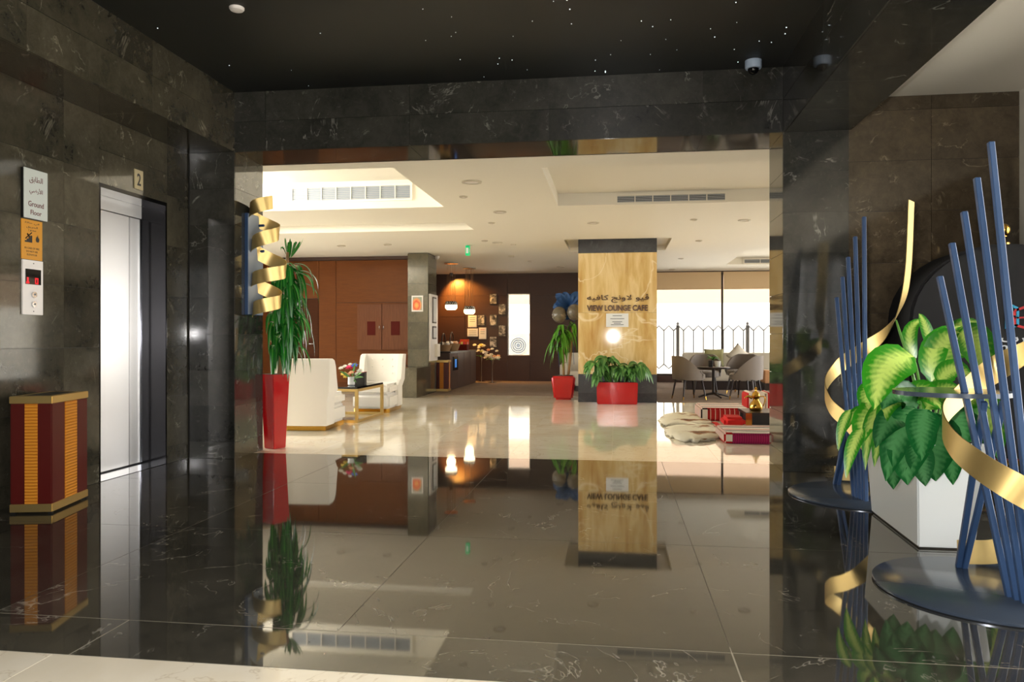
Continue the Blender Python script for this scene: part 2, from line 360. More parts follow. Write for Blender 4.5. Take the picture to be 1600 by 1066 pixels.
def text(name, s, m, parent, c, width, height, facing, ext=.002, bold=0):
    """letters centred at c; facing '-y' (towards the entrance) or 'x' (towards the hall's centre)"""
    cu = bpy.data.curves.new(name, 'FONT'); cu.body = s; cu.align_x = 'CENTER'; cu.extrude = .02; cu.offset = bold; cu.resolution_u = 3
    t = bpy.data.objects.new('tmp', cu); COL.objects.link(t)
    me = bpy.data.meshes.new_from_object(t.evaluated_get(bpy.context.evaluated_depsgraph_get()))
    bpy.data.objects.remove(t); bpy.data.curves.remove(cu)
    xs = [v.co.x for v in me.vertices]; ys = [v.co.y for v in me.vertices]
    cx, cy, sx, sy = (max(xs) + min(xs)) / 2, (max(ys) + min(ys)) / 2, width / (max(xs) - min(xs)), height / (max(ys) - min(ys))
    L = parent.location.copy(); q = parent.parent
    while q is not None: L += q.location; q = q.parent
    for v in me.vertices:
        a, b, d = (v.co.x - cx) * sx, (v.co.y - cy) * sy, v.co.z / .02 * ext
        p = Vector((a, -d, b)) if facing == '-y' else Vector((d, a, b))
        v.co = p + Vector(c) - L
    me.materials.clear(); me.materials.append(M[m]); o = bpy.data.objects.new(name, me); COL.objects.link(o); o.parent = parent; return o
def leaf(parent, b, c, t, width, nrm, m, name='leaf', n=7, shape=.8, fold=.25):
    """one leaf: quadratic curve b-c-t, widest before the middle, slightly folded along its midrib"""
    b, c, t, nrm = Vector(b), Vector(c), Vector(t), Vector(nrm)
    bm = NB(); uv = bm.loops.layers.uv.new('UVMap'); rows = []
    for i in range(n + 1):
        s = i / n; p = b * (1 - s) ** 2 + c * 2 * s * (1 - s) + t * s * s
        d = ((c - b) * (1 - s) + (t - c) * s).normalized(); wd = d.cross(nrm)
        wd = wd.normalized() if wd.length > 1e-4 else Vector((1, 0, 0)); up = wd.cross(d).normalized()
        hw = width / 2 * (math.sin(math.pi * min(max(s, .0) ** shape, 1)) ** .75 if 0 < s < 1 else 0.02)
        rows.append([(bm.verts.new(p - wd * hw + up * hw * fold), 0, s), (bm.verts.new(p), .5, s), (bm.verts.new(p + wd * hw + up * hw * fold), 1, s)])
    for i in range(n):
        for k in (0, 1):
            q = (rows[i][k], rows[i][k + 1], rows[i + 1][k + 1], rows[i + 1][k])
            f = bm.faces.new([x[0] for x in q])
            for lp, x in zip(f.loops, q): lp[uv].uv = (x[1], x[2])
            f.smooth = True
    me = bpy.data.meshes.new(name); L = parent.location
    bmesh.ops.translate(bm, verts=bm.verts[:], vec=-L); bm.to_mesh(me); bm.free(); me.materials.append(M[m])
    o = bpy.data.objects.new(name, me); COL.objects.link(o); o.parent = parent; return o
# ================================================================== THE SETTING
XW, XL, XR, XB, YF, YI, ZO, ZC, YN, YC = -3.927, -3.47, 1.368, 1.91, 6.549, 7.11, 2.817, 3.361, 2.74, 2.408
ZL = 2.814                                                            # lounge ceiling
YE = 6.93                                                            # dark floor ends, cream lounge floor starts
bm = NB(); box(bm, -7.9, 5.9, -4.8, 19.9, -.12, -.014); floor = struct(mk('floor', bm, 'grout_dark'))
bm = NB(); box(bm, XW, 3.4, YC, YN + .05, -.012, -.0004); mk('joint_bed', bm, 'grout', floor)
bm = NB(); box(bm, XW, 3.4, YN + .05, YE, -.012, -.0008); mk('joint_bed', bm, 'grout_mid', floor)
us = [XW, -1.89, .4, 2.3, 3.4]
tiles(floor, 'floor_slab', 'floor_marble', 'z', 0, us, [YC, YN], .01, gap=.006)
us = [XW] + [-1.04 + 1.44 * k for k in range(-2, 4)] + [3.4]
us = [u for u in us if XW <= u <= 3.4]; us = sorted(set(us))
tiles(floor, 'floor_slab', 'floor_marble', 'z', 0, us, span(YN, YE, 3), .01, gap=.0035)
bm = NB(); box(bm, -3.94, 3.4, -4.7, YC, -.012, -.0012); mk('joint_bed', bm, 'cream_grout', floor)
tiles(floor, 'floor_slab', 'cream_marble', 'z', 0, [-3.93, -3.36, -1.95, -.54, .87, 2.28, 3.4], span(YC - 7, YC, 5), .01, gap=.002)
bm = NB(); box(bm, -7.7, 5.7, YE, 19.7, -.012, -.0012); mk('joint_bed', bm, 'cream_grout', floor)
tiles(floor, 'floor_slab', 'cream_marble', 'z', 0, span(-7.7, 5.7, 14), span(YE, 14.61, 8), .01, gap=.0016)
# carpeted part of the lounge
bm = NB(); prism(bm, [(-3.68, 14.6), (-.68, 14.6), (-.68, 14.67), (.71, 14.67), (.71, 13.42), (5.58, 13.42), (5.58, 19.58), (-5.58, 19.58), (-5.58, 15.47), (-3.68, 15.47)], .0, .006)
tag(mk('carpet', bm, 'carpet'), 'brown mottled carpet laid over the far part of the lounge floor', 'carpet')

# lift wall
bm = NB(); box(bm, -4.5, XW - .012, -4.7, 5.33, 0, 3.45); box(bm, -4.5, XW - .012, 6.216, YI, 0, 3.45); box(bm, -4.5, XW - .012, 5.33, 6.216, 2.30, 3.45); box(bm, -4.5, -4.3, 5.33, 6.216, 0, 2.3)
wl = struct(mk('wall_left', bm, 'grout_dark'))
zs = [0, .147, .592, 1.037, 1.482, 1.927, 2.372, ZO]
ys = [4.956 - .92 * k for k in range(10, -1, -1)] + [5.33]
tiles(wl, 'marble_tile', 'wall_marble', 'x', XW, ys, zs)
tiles(wl, 'marble_tile', 'wall_marble', 'x', XW, [6.216, YF], zs)
tiles(wl, 'marble_tile', 'wall_marble', 'x', XW, [5.33, 6.216], [2.30, 2.56, ZO])
# lift doorway: steel jambs, header, sill and two sliding leaves
XD = -4.17
d1 = bpy.data.objects.new('door_1', None); COL.objects.link(d1); struct(d1); d1.location = (XD, 5.77, 0)
bx('jamb', 'steel_shaded', d1, XD - .05, XW - .002, 6.196, 6.216, 0, 2.30)
bx('jamb', 'steel_shaded', d1, XD - .05, XW - .002, 5.33, 5.35, 0, 2.30)
bx('header', 'steel_shaded', d1, XD - .05, XW - .002, 5.35, 6.196, 2.27, 2.30)
bx('header_panel', 'steel', d1, XD - .02, XD + .015, 5.35, 6.196, 2.16, 2.27, .002)
bx('gap_shade', 'black', d1, XD - .06, XD - .05, 5.35, 6.196, 0, 2.2)  # black sheet, the dark of the door seam put in as colour
bx('door_leaf', 'steel', d1, XD - .03, XD, 5.35, 6.042, .012, 2.155, .003)
bx('door_leaf', 'steel', d1, XD - .05, XD - .003, 6.060, 6.196, .012, 2.155, .003)
bx('edge_strip', 'chrome', d1, XD - .012, XD + .008, 6.18, 6.196, .012, 2.155)
for o in d1.children:                                                # brush direction of the steel sheets
    uv = o.data.uv_layers.new(name='UVMap')
    for lp in o.data.loops: c_ = o.data.vertices[lp.vertex_index].co; uv.data[lp.index].uv = (c_.x + c_.y, c_.z)
bx('sill', 'chrome', d1, XD - .03, XW - .012, 5.35, 6.196, -.012, .0015)
bx('sill_groove', 'black', d1, XD - .034, XD + .004, 5.35, 6.196, .0016, .010)

# beam over the lift wall, lintel of the wide opening, beam on the right
def beam_joints(y0): return [-4.6 + (y0 + 4.6) * k / 9 for k in range(10)]
bm = NB(); box(bm, XW - .1, XL - .012, -4.7, YF + .01, ZO + .012, 3.45); t1 = struct(mk('trim_1', bm, 'grout_dark'))
tiles(t1, 'marble_tile', 'wall_marble', 'x', XL, beam_joints(YF), [ZO, 3.089, ZC])
tiles(t1, 'marble_tile', 'wall_marble', '-z', ZO, [XW, XL - .012], beam_joints(YF))
bm = NB(); box(bm, XL - .1, XR + .1, YF + .012, YI - .012, ZO + .012, 3.45); t2 = struct(mk('trim_2', bm, 'grout_dark'))
lx = [XL, -3.17, -1.82, -.583, .719, XR]
tiles(t2, 'marble_tile', 'pier_marble', '-y', YF, lx, [ZO, 3.089, ZC])
tiles(t2, 'marble_tile', 'pier_marble', '-z', ZO, lx, [YF + .012, YI])
bm = NB(); box(bm, XR + .012, XB - .012, -4.7, YF + .3, ZO + .012, 3.45); t3 = struct(mk('trim_3', bm, 'grout_dark'))
tiles(t3, 'marble_tile', 'pier_marble', '-x', XR, beam_joints(YF), [ZO, 3.089, ZC])
tiles(t3, 'marble_tile', 'pier_marble', '-z', ZO, [XR + .012, XB - .012], [-4.6 + (YF + 4.6) * k / 18 for k in range(19)])
tiles(t3, 'marble_tile', 'pier_marble', 'x', XB, beam_joints(YF), [ZO, 3.17])
# piers beside the opening and the stone wall on the right
zp = [0, .153, .487, .81, 1.145, 1.48, 1.815, 2.15, 2.485, ZO]
bm = NB(); box(bm, XW - .01, XL - .012, YF + .012, YI - .012, 0, ZO + .02); wf = struct(mk('wall_front_left', bm, 'grout_dark'))
tiles(wf, 'marble_tile', 'pier_marble', '-y', YF, [XW + .012, XL], zp)
tiles(wf, 'marble_tile', 'pier_marble', 'x', XL, [YF + .012, YI], zp)
bm = NB(); box(bm, XR + .012, 1.878, YF + .012, YI - .012, 0, ZO + .02); wf2 = struct(mk('wall_front_right', bm, 'grout_dark'))
tiles(wf2, 'marble_tile', 'pier_marble', '-y', YF, [XR, 1.89], zp)
tiles(wf2, 'marble_tile', 'pier_marble', '-x', XR, [YF + .012, YI], zp)
tiles(wf2, 'marble_tile', 'pier_marble', 'x', 1.89, [YF + .012, 6.84], zp)
bm = NB(); box(bm, 1.88, 3.6, 6.862, YI - .01, 0, 3.45); wf3 = struct(mk('wall_front_hall', bm, 'grout_dark'))
tiles(wf3, 'marble_tile', 'hall_marble', '-y', 6.85, [1.89, 2.64, 3.33], [0, .46, .89, 1.32, 1.75, 2.19, 2.62, 3.05, 3.17])
# entrance hall ceilings
bm = NB(); box(bm, XL, XR, -4.7, YF, ZC, 3.45); ceil = struct(mk('ceiling', bm, 'black_ceiling'))
bm = NB(); box(bm, XB, 3.6, -4.7, 6.86, 3.17, 3.45); struct(mk('ceiling_hall_right', bm, 'white_paint'))
# hall wall on the right with its glazing, and the glazed entrance behind the camera
bm = NB()
for y0, y1, z0, z1 in ((-4.8, -3, 0, 3.45), (6.2, 6.9, 0, 3.45), (-3, 6.2, 2.7, 3.45)): box(bm, 3.33, 3.6, y0, y1, z0, z1)
struct(mk('wall_right', bm, 'white_paint'))
def window(n, axis, off, a0, a1, z0, z1, nm, fm='frame_dark', t=.05):
    """glazed opening in the plane axis=off, with frame, mullions and one pane between each pair"""
    e = bpy.data.objects.new('window_%d' % n, None); COL.objects.link(e); struct(e); e.location = ((off, (a0 + a1) / 2, z0) if axis == 'x' else ((a0 + a1) / 2, off, z0))
    def b(name, m, p0, p1, q0, q1, tt):
        if axis == 'x': bx(name, m, e, off - tt / 2, off + tt / 2, p0, p1, q0, q1)
        else: bx(name, m, e, p0, p1, off - tt / 2, off + tt / 2, q0, q1)
    b('frame', fm, a0, a1, z0, z0 + t, .06); b('frame', fm, a0, a1, z1 - t, z1, .06)
    ed = nm if isinstance(nm, list) else span(a0, a1, nm)
    for i, p in enumerate(ed):
        lo = p if i == 0 else (p - t if i == len(ed) - 1 else p - t / 2)
        b('mullion', fm, lo, lo + t, z0 + t, z1 - t, .06)
    for i in range(len(ed) - 1):
        b('pane', 'glass', ed[i] + (t if i == 0 else t / 2), ed[i + 1] - (t if i == len(ed) - 2 else t / 2), z0 + t, z1 - t, .008)
    return e
window(4, 'x', 3.46, -3, 6.2, 0, 2.7, 6)
bm = NB()
for x0, x1, z0, z1 in ((-4.5, 1.85, 0, 3.45), (3.25, 3.6, 0, 3.45), (1.85, 3.25, 2.9, 3.45)): box(bm, x0, x1, -4.8, -4.5, z0, z1)
struct(mk('wall_back', bm, 'wall_marble'))
window(5, 'y', -4.6, 1.85, 3.25, 0, 2.9, 2)

# lounge ceiling with its sunken coffers
def ceiling_panel(bm, x0, x1, y0, y1, z, holes):
    X = sorted({x0, x1} | {v for h in holes for v in h[:2]}); Y = sorted({y0, y1} | {v for h in holes for v in h[2:4]})
    for i in range(len(X) - 1):
        for j in range(len(Y) - 1):
            cx, cy = (X[i] + X[i + 1]) / 2, (Y[j] + Y[j + 1]) / 2
            if any(h[0] < cx < h[1] and h[2] < cy < h[3] for h in holes): continue
            bm.faces.new([bm.verts.new(p) for p in ((X[i], Y[j], z), (X[i], Y[j + 1], z), (X[i + 1], Y[j + 1], z), (X[i + 1], Y[j], z))])
def well(bm, h, z0, z1, cap=True):
    x0, x1, y0, y1 = h; c = [(x0, y0), (x1, y0), (x1, y1), (x0, y1)]
    for i in range(4):
        (a, b), (c2, d) = c[i], c[(i + 1) % 4]
        bm.faces.new([bm.verts.new(p) for p in ((a, b, z0), (c2, d, z0), (c2, d, z1), (a, b, z1))])
    if cap: bm.faces.new([bm.verts.new(p) for p in ((x0, y0, z1), (x0, y1, z1), (x1, y1, z1), (x1, y0, z1))])
C1 = (-7.1, -2.215, 7.35, 11.7); C1b = (-6.9, -2.23, 7.45, 10.27); C2 = (-.745, 3.4, 7.56, 9.75); C3 = (2.49, 5.2, 14.9, 17.95); CC = (-.9, .93, 13.08, 14.9)
bm = NB(); ceiling_panel(bm, -7.75, 5.75, YI - .012, 19.65, ZL, [C1, C2, C3, CC])
well(bm, C1, ZL, 2.93, False); ceiling_panel(bm, C1[0], C1[1], C1[2], C1[3], 2.93, [C1b]); well(bm, C1b, 2.93, 3.32)
well(bm, C2, ZL, 2.97); well(bm, C3, ZL, 2.97); well(bm, CC, ZL, 2.90)
bmesh.ops.remove_doubles(bm, verts=bm.verts[:], dist=1e-4)
cl = struct(mk('ceiling_lounge', bm, 'cream_paint'))
bm = NB(); box(bm, -8, 6, -4.9, 20, 3.45, 3.6); struct(mk('sky_blocker', bm, 'white_paint'))  # unseen slab added over the ceilings to shut out sky light

# lounge walls
bm = NB()
for y0, y1, z0, z1 in ((7.0, 7.6, 0, 3.45), (14.9, 19.7, 0, 3.45), (7.6, 14.9, 2.62, 3.45), (7.6, 14.9, 0, .08)): box(bm, -7.9, -7.6, y0, y1, z0, z1)
struct(mk('wall_lounge_left', bm, 'cream_paint'))
window(6, 'x', -7.7, 7.6, 14.9, .08, 2.62, 6)
bm = NB()
for y0, y1, z0, z1 in ((7.0, 10.0, 0, 3.45), (19.4, 19.9, 0, 3.45), (10, 19.4, 2.6, 3.45), (10, 19.4, 0, .15)): box(bm, 5.6, 5.9, y0, y1, z0, z1)
struct(mk('wall_lounge_right', bm, 'cream_paint'))
window(7, 'x', 5.7, 10, 19.4, .15, 2.6, 6)  # unseen side window, added and lengthened to brighten the lift door's reflection
bm = NB(); box(bm, -7.8, -4.45, YI - .15, YI, 0, 3.45); box(bm, 3.55, 5.8, YI - .15, YI, 0, 3.45); box(bm, 1.9, 3.6, YI - .012, YI, 0, 3.45); box(bm, -4.5, -3.92, YI - .012, YI, 0, 3.45)
struct(mk('wall_lounge_front', bm, 'cream_paint'))
# far wall: dark cladding boards with a narrow window, then the big window
YW = 19.6
NX0, NX1, NZ0, NZ1 = -2.817, -2.23, .668, 2.285
bm = NB()
for x0, x1, z0, z1 in ((-7.9, NX0, 0, 3.45), (NX1, .86, 0, 3.45), (NX0, NX1, 0, NZ0), (NX0, NX1, NZ1, 3.45)): box(bm, x0, x1, YW + .02, YW + .25, z0, z1)
box(bm, .86, 5.9, YW, YW + .25, 2.774, 3.45); box(bm, .86, 5.9, YW, YW + .25, 0, .17)
wfar = struct(mk('wall_far', bm, 'wood_dark'))
tiles(wfar, 'cladding_board', 'wood_dark', '-y', YW, [-6.9, -5.3, -3.95, NX0], [0, .56, 1.12, 1.68, 2.24, ZL], .02, gap=.008)
tiles(wfar, 'cladding_board', 'wood_dark', '-y', YW, [NX1, -.9, .86], [0, .56, 1.12, 1.68, 2.24, ZL], .02, gap=.008)
tiles(wfar, 'cladding_board', 'wood_dark', '-y', YW, [NX0, NX1], [0, NZ0], .02); tiles(wfar, 'cladding_board', 'wood_dark', '-y', YW, [NX0, NX1], [NZ1, ZL], .02)
window(2, 'y', YW + .1, NX0, NX1, NZ0, NZ1, 1, 'white_paint', .02)
window(1, 'y', YW + .1, .86, 5.7, .17, 2.774, [.86, 2.64, 4.2, 5.7])
bm = NB(); box(bm, 1.0, 1.06, YW - .04, YW + .02, 0, ZL)
for x0, x1 in ((.9, 2.60), (2.66, 4.18), (4.22, 5.6)):
    b = NB(); box(b, x0, x1, YW - .012, YW - .004, 2.372, 2.79); box(b, x0, x1, YW - .02, YW + .004, 2.35, 2.375)
    tag(mk('roller_blind', b, 'blind'), {.9: 'tan roller blind pulled a little way down, beside the onyx column', 2.66: 'tan roller blind right of the window mullion above the banquette', 4.22: 'tan roller blind at the far end of the big window'}[x0], 'blind', 'blinds of the big window')
bm.free()
# wood panelled wall on the left of the lounge
YP = 15.2
bm = NB(); box(bm, -7.7, -4.1, YP + .025, YP + .25, 0, 3.4); wp = struct(mk('wall_wood', bm, 'wood_dark'))
for x0, x1, z0, z1 in ((-7.65, -6.95, 0, 2.74), (-6.95, -6.18, 1.95, 2.74), (-6.18, -5.803, 0, 2.74), (-5.803, -4.118, 1.86, 2.74), (-5.803, -4.118, .56, 1.86), (-5.803, -4.118, 0, .56)):
    tile(wp, 'wood_panel', 'wood', '-y', ((x0 + x1) / 2, YP, (z0 + z1) / 2), x1 - x0, z1 - z0, .025, .008)
d2 = bpy.data.objects.new('door_2', None); COL.objects.link(d2); struct(d2); d2.location = (-6.56, YP, 0)
bx('door_leaf', 'wood_door', d2, -6.94, -6.19, YP + .012, YP + .045, .01, 1.94, .003)
bm = NB(); tube(bm, [(-6.28, YP, 1.0), (-6.28, YP - .05, 1.0), (-6.38, YP - .05, 1.0)], .012, 8); mk('door_handle', bm, 'chrome', d2, True)
bm = NB(); box(bm, -7.65, -4.118, YP - .03, YP + .02, 2.745, ZL); struct(mk('trim_4', bm, 'wood_dark'))
# café side wall behind the counter
bm = NB(); box(bm, -5.75, -5.6, YP + .25, YW, 0, 3.4); struct(mk('wall_cafe', bm, 'wood_dark'))
# stone column with plinth at the end of the wood wall
bm = NB(); box(bm, -4.108, -3.71, 14.69, 15.37, .5, 3.0); wc = struct(mk('wall_stone_pier', bm, 'grout_dark'))
tiles(wc, 'stone_block', 'grey_stone', '-y', 14.68, [-4.118, -3.7], [.555, .9, 1.43, 1.95, 2.2, 2.55, 2.8], gap=.005)
tiles(wc, 'stone_block', 'grey_stone', 'x', -3.7, [14.69, 15.38], [.555, .9, 1.43, 1.95, 2.2, 2.55, 2.8], gap=.005)
bm = NB(); box(bm, -4.8, -3.71, 13.82, 15.36, 0, .545); pl = struct(mk('wall_plinth', bm, 'grout_dark'))
tiles(pl, 'stone_block', 'grey_stone', '-y', 13.81, [-4.8, -4.25, -3.7], [0, .555], gap=.004); tiles(pl, 'stone_block', 'grey_stone', 'x', -3.7, [13.82, 14.6, 15.37], [0, .555], gap=.004)
tiles(pl, 'stone_block', 'grey_stone', 'z', .555, [-4.8, -4.25, -3.7], [13.82, 15.37], gap=.004)
# onyx clad column
KX0, KX1, KY0, KY1 = -.664, .69, 13.3, 14.65
bm = NB(); box(bm, KX0 + .015, KX1 - .015, KY0 + .015, KY1 - .015, 0, 3.3); kc = struct(mk('wall_column', bm, 'grout_dark'))
for ax_, off, a0, a1 in (('-y', KY0, KX0, KX1), ('y', KY1, KX0, KX1), ('x', KX1, KY0 + .015, KY1 - .015), ('-x', KX0, KY0 + .015, KY1 - .015)):
    tiles(kc, 'base_slab', 'granite', ax_, off, [a0, a1], [0, .16, .489], .014)
    tiles(kc, 'onyx_slab', 'onyx', ax_, off, [a0, a1], [.489, 1.56, 2.6], .014, gap=.002)
    tiles(kc, 'top_band', 'granite', ax_, off, [a0, a1], [2.6, 2.9], .014)

# outside: pavement, pale garden wall, building beyond
bm = NB(); box(bm, -40, 40, -40, 60, -.4, -.13); struct(mk('ground', bm, 'ext_white'))
bm = NB(); box(bm, -14, 22, 26, 26.3, -.1, 2.3); struct(mk('wall_garden', bm, 'ext_white'))
bm = NB(); box(bm, -16, 24, 31, 36, -.1, 9.0); tag(mk('neighbour_building', bm, 'ext_pink'), 'pinkish plain building beyond the garden wall, seen through the window', 'building')
# ================================================================== LIFT WALL FITTINGS
t = thing('floor_sign', 'silver white sign reading Ground Floor in Arabic and English on the lift wall', 'sign', (XW, 4.66, 1.91))
bx('backing', 'black', t, XW, XW + .02, 4.556, 4.77, 1.912, 2.247); fc = bx('sign_face', 'silver_sign', t, XW + .02, XW + .024, 4.556, 4.77, 1.912, 2.247, .002)
text('lettering', arabic('الطابق'), 'dark_text', t, (XW + .024, 4.663, 2.175), .118, .05, 'x', .001, .006)
text('lettering', arabic('الأرضي'), 'dark_text', t, (XW + .024, 4.663, 2.10), .118, .05, 'x', .001, .006)
text('lettering', 'Ground', 'dark_text', t, (XW + .024, 4.663, 2.012), .138, .036, 'x', .001, .01)
text('lettering', 'Floor', 'dark_text', t, (XW + .024, 4.663, 1.955), .098, .032, 'x', .001, .01)
t = thing('fire_notice', 'amber fire safety notice with black symbols under the floor sign', 'sign', (XW, 4.65, 1.64))
bx('notice_face', 'orange_sign', t, XW, XW + .006, 4.556, 4.742, 1.637, 1.905, .001)
for s, z, wd in ((arabic('في حالة'), 1.882, .13), (arabic('الحريق'), 1.856, .10), (arabic('ممنوع'), 1.832, .07)):
    text('lettering', s, 'black', t, (XW + .006, 4.649, z), wd, .018, 'x', .0006, .008)
for s, z, wd in (('IN CASE OF FIRE', 1.714, .13), ('DO NOT USE', 1.692, .10), ('ELEVATOR', 1.670, .09)):
    text('lettering', s, 'black', t, (XW + .006, 4.649, z), wd, .013, 'x', .0006, .008)
b = NB()
for i in range(4): box(b, XW + .006, XW + .0068, 4.585 + .016 * i, 4.602 + .016 * i, 1.752, 1.764 + .012 * i)
tube(b, [(XW + .007, 4.59, 1.775), (XW + .007, 4.645, 1.82)], .004, 4); tube(b, [(XW + .007, 4.605, 1.81), (XW + .007, 4.625, 1.79)], .006, 4)
mk('stair_symbol', b, 'black', t)
b = NB(); pts = [(0, -.022), (.012, -.02), (.017, -.004), (.012, .012), (.008, .004), (.002, .03), (-.006, .012), (-.011, .016), (-.017, -.006), (-.012, -.02)]
f0 = [b.verts.new((XW + .0068, 4.697 + y, 1.782 + z)) for y, z in pts]; b.faces.new(f0); mk('flame_symbol', b, 'black', t)
t = thing('lift_call_panel', 'white lift call panel with red floor display and two buttons', 'control panel', (XW, 4.65, 1.265))
bx('plate', 'white_plastic', t, XW, XW + .012, 4.56, 4.742, 1.265, 1.633, .002)
dp = bx('display', 'black_gloss', t, XW + .012, XW + .016, 4.582, 4.718, 1.469, 1.572)
b = NB(); box(b, XW + .016, XW + .017, 4.592, 4.606, 1.476, 1.515); prism(b, [(XW + .016, 4.586), (XW + .017, 4.586), (XW + .017, 4.612), (XW + .016, 4.612)], 1.474, 1.486); mk('led_arrow', b, 'led_red', dp)
b = NB()
for z0, z1, y0, y1 in ((1.474, 1.481, 4.664, 4.692), (1.508, 1.515, 4.664, 4.692), (1.474, 1.515, 4.664, 4.672), (1.474, 1.515, 4.684, 4.692)): box(b, XW + .016, XW + .017, y0, y1, z0, z1)
mk('led_digit', b, 'led_red', dp)
for z in (1.40, 1.335):
    b = NB(); tube(b, [(XW + .012, 4.655, z), (XW + .022, 4.655, z)], .021, 20); bt = mk('button', b, 'chrome', t, 40)
    b = NB(); prism(b, [(XW + .0215, 4.648), (XW + .0228, 4.648), (XW + .0228, 4.664), (XW + .0215, 4.664)], z - .004, z + .008); mk('button_mark', b, 'grey_print', bt)
for z in (1.612, 1.288):
    b = NB(); tube(b, [(XW + .012, 4.655, z), (XW + .014, 4.655, z)], .004, 8); mk('screw', b, 'black', t)
t = thing('lift_number_plate', 'small tan plate with the number 2 above the lift door', 'sign', (XW, 5.805, 2.34))
bx('plate', 'plate_tan', t, XW, XW + .01, 5.75, 5.861, 2.34, 2.50, .002); text('numeral', '2', 'black', t, (XW + .01, 5.805, 2.42), .05, .10, 'x', .001, .02)

# waste bins: same pattern near the lift and by the café
def bin_(x0, x1, y0, y1, h, label, rz=0):
    t = thing('waste_bin', label, 'waste bin', (x1, y0, 0), 'red and gold waste bins')
    bx('body', 'red_matt', t, x0, x1, y0, y1, .062, h - .045, .006)
    for nm, z0, z1, e in (('top_rim', h - .045, h, .004), ('base_band', .012, .062, .003)): bx(nm, 'gold_satin', t, x0 - e, x1 + e, y0 - e, y1 + e, z0, z1, .003)
    bx('opening', 'black', t, x0 + .05, x1 - .05, y0 + .06, y1 - .06, h - .002, h + .001)
    for a, b_ in ((x0 + .36 * (x1 - x0), x0 + .66 * (x1 - x0)),): bx('gold_stripe', 'gold_rib', t, a, b_, y0 - .006, y0 + .002, .064, h - .047)
    a, b_ = y0 + .34 * (y1 - y0), y0 + .66 * (y1 - y0)
    bx('gold_stripe', 'gold_rib', t, x1 - .002, x1 + .006, a, b_, .064, h - .047)
    for x in (x0 + .015, x1 - .015):
        for y in (y0 + .015, y1 - .015): bx('foot', 'black', t, x - .012, x + .012, y - .012, y + .012, 0, .014)
    t.rotation_euler = (0, 0, rz); return t
bin_(-3.772, -3.522, 4.339, 4.82, .74, 'dark red waste bin with gold stripes beside the lift', R(13))
bin_(-3.745, -3.47, 15.44, 15.72, .66, 'small red bin with a gold stripe by the grey stone pier')

# ================================================================== ENTRANCE HALL CEILING ITEMS
b = NB(); lathe(b, [(.05, 0), (.05, -.01), (.042, -.02), (.02, -.024)], (0, 0, 0), 24); o = mk('smoke_detector', b, 'white_plastic', None, 40); p = gnd(370, 12, ZC); o.location = p
tag(o, 'round white smoke detector on the black star ceiling', 'smoke detector')
p = gnd(1177, 95, ZC)
t = thing('dome_camera', 'blue grey dome camera on the black ceiling near the right beam', 'camera', (p.x, p.y, ZC - .12))
b = NB(); lathe(b, [(.066, .12), (.066, .065), (.06, .055)], (p.x, p.y, ZC - .12), 24); mk('housing', b, 'camera_blue', t, 40)
b = NB(); ball(b, (p.x, p.y, ZC - .068), .045); mk('dome', b, 'black_gloss', t, True)
b = NB()
for i in range(150):
    x = random.uniform(XL + .1, XR - .1); y = random.uniform(2.8, YF - .05)
    if x < -1.5 and random.random() < .75: continue
    r = random.choice((.0016, .002, .0026, .0032)); lathe(b, [(r, 0), (r, -.002)], (x, y, ZC), 6)
o = mk('star_lights', b, 'star'); tag(o, 'tiny white star light points scattered over the black ceiling', 'star lights', kind='stuff')

# ================================================================== WALL DECORATION ON THE LEFT JAMB
t = thing('ribbon_wall_art', 'blue plate with a curling gold ribbon mounted on the left jamb', 'wall art', (XL, 6.9, 1.33))
bx('blue_plate', 'blue', t, XL, XL + .03, 6.74, 7.05, 1.33, 2.29, .002)
bx('plate_face', 'grey_plastic', t, XL + .03, XL + .034, 6.745, 7.045, 1.335, 2.285)
T = [(426, 316), (393, 337), (434, 366), (396, 389), (445, 425), (396, 441), (437, 472), (398, 487)]
P = []
T = [at(u, v, 6.87) for u, v in T]
for i in range(len(T) - 1):
    for k in range(16):
        a = math.pi * k / 16; P.append(Vector(((T[i].x + T[i + 1].x) / 2 + (T[i].x - T[i + 1].x) / 2 * math.cos(a), 6.87 - (.14 if i % 2 == 0 else -.14) * math.sin(a), T[i].z + (T[i + 1].z - T[i].z) * k / 16)))
b = NB(); band(b, P, [Vector((.1, 0, 1)).normalized()] * len(P), .128, .004); mk('gold_ribbon', b, 'gold_satin', t, 40)
for z in (2.20, 1.95, 1.68, 1.40):
    b = NB(); tube(b, [(XL + .03, 6.96, z), (XL + .09, 6.95, z)], .012, 8); mk('ribbon_stud', b, 'blue', t)

# ================================================================== BLUE AND GOLD SCULPTURES
def sculpture(label, c, r, bars, struts, rib, rw, plate=None):
    t = thing('blue_bar_sculpture', label, 'sculpture', (c[0], c[1], 0), 'blue and gold bar sculptures')
    b = NB(); lathe(b, [(r - .004, 0), (r, .004), (r, .012), (r - .004, .015)], (c[0], c[1], 0), 64); mk('base_disc', b, 'blue_dark', t, 40)
    for p0, p1 in bars + struts:
        b = NB(); tube(b, [p0, p1], .0175, 4, phase=math.pi / 4); mk('bar', b, 'blue', t, bevel=.003, seg=1)
    P = spline(rib, 7); wv = [Vector((.62, .78, 0)).lerp(Vector((0, 0, 1)), min(max((i - 10) / 16, 0), 1)).normalized() for i in range(len(P))]
    b = NB(); band(b, P, wv, rw, .004); mk('gold_ribbon', b, 'gold_satin', t, 40)
    if plate:
        (px, py, pz), pr = plate; b = NB(); lathe(b, [(pr, 0), (pr, .02)], (px, py, pz), 48); mk('shelf_disc', b, 'blue_dark', t, 40)
    return t
b0 = [Vector((1.640 + .010 * i, 3.455 - .038 * i, .012)) for i in range(5)]
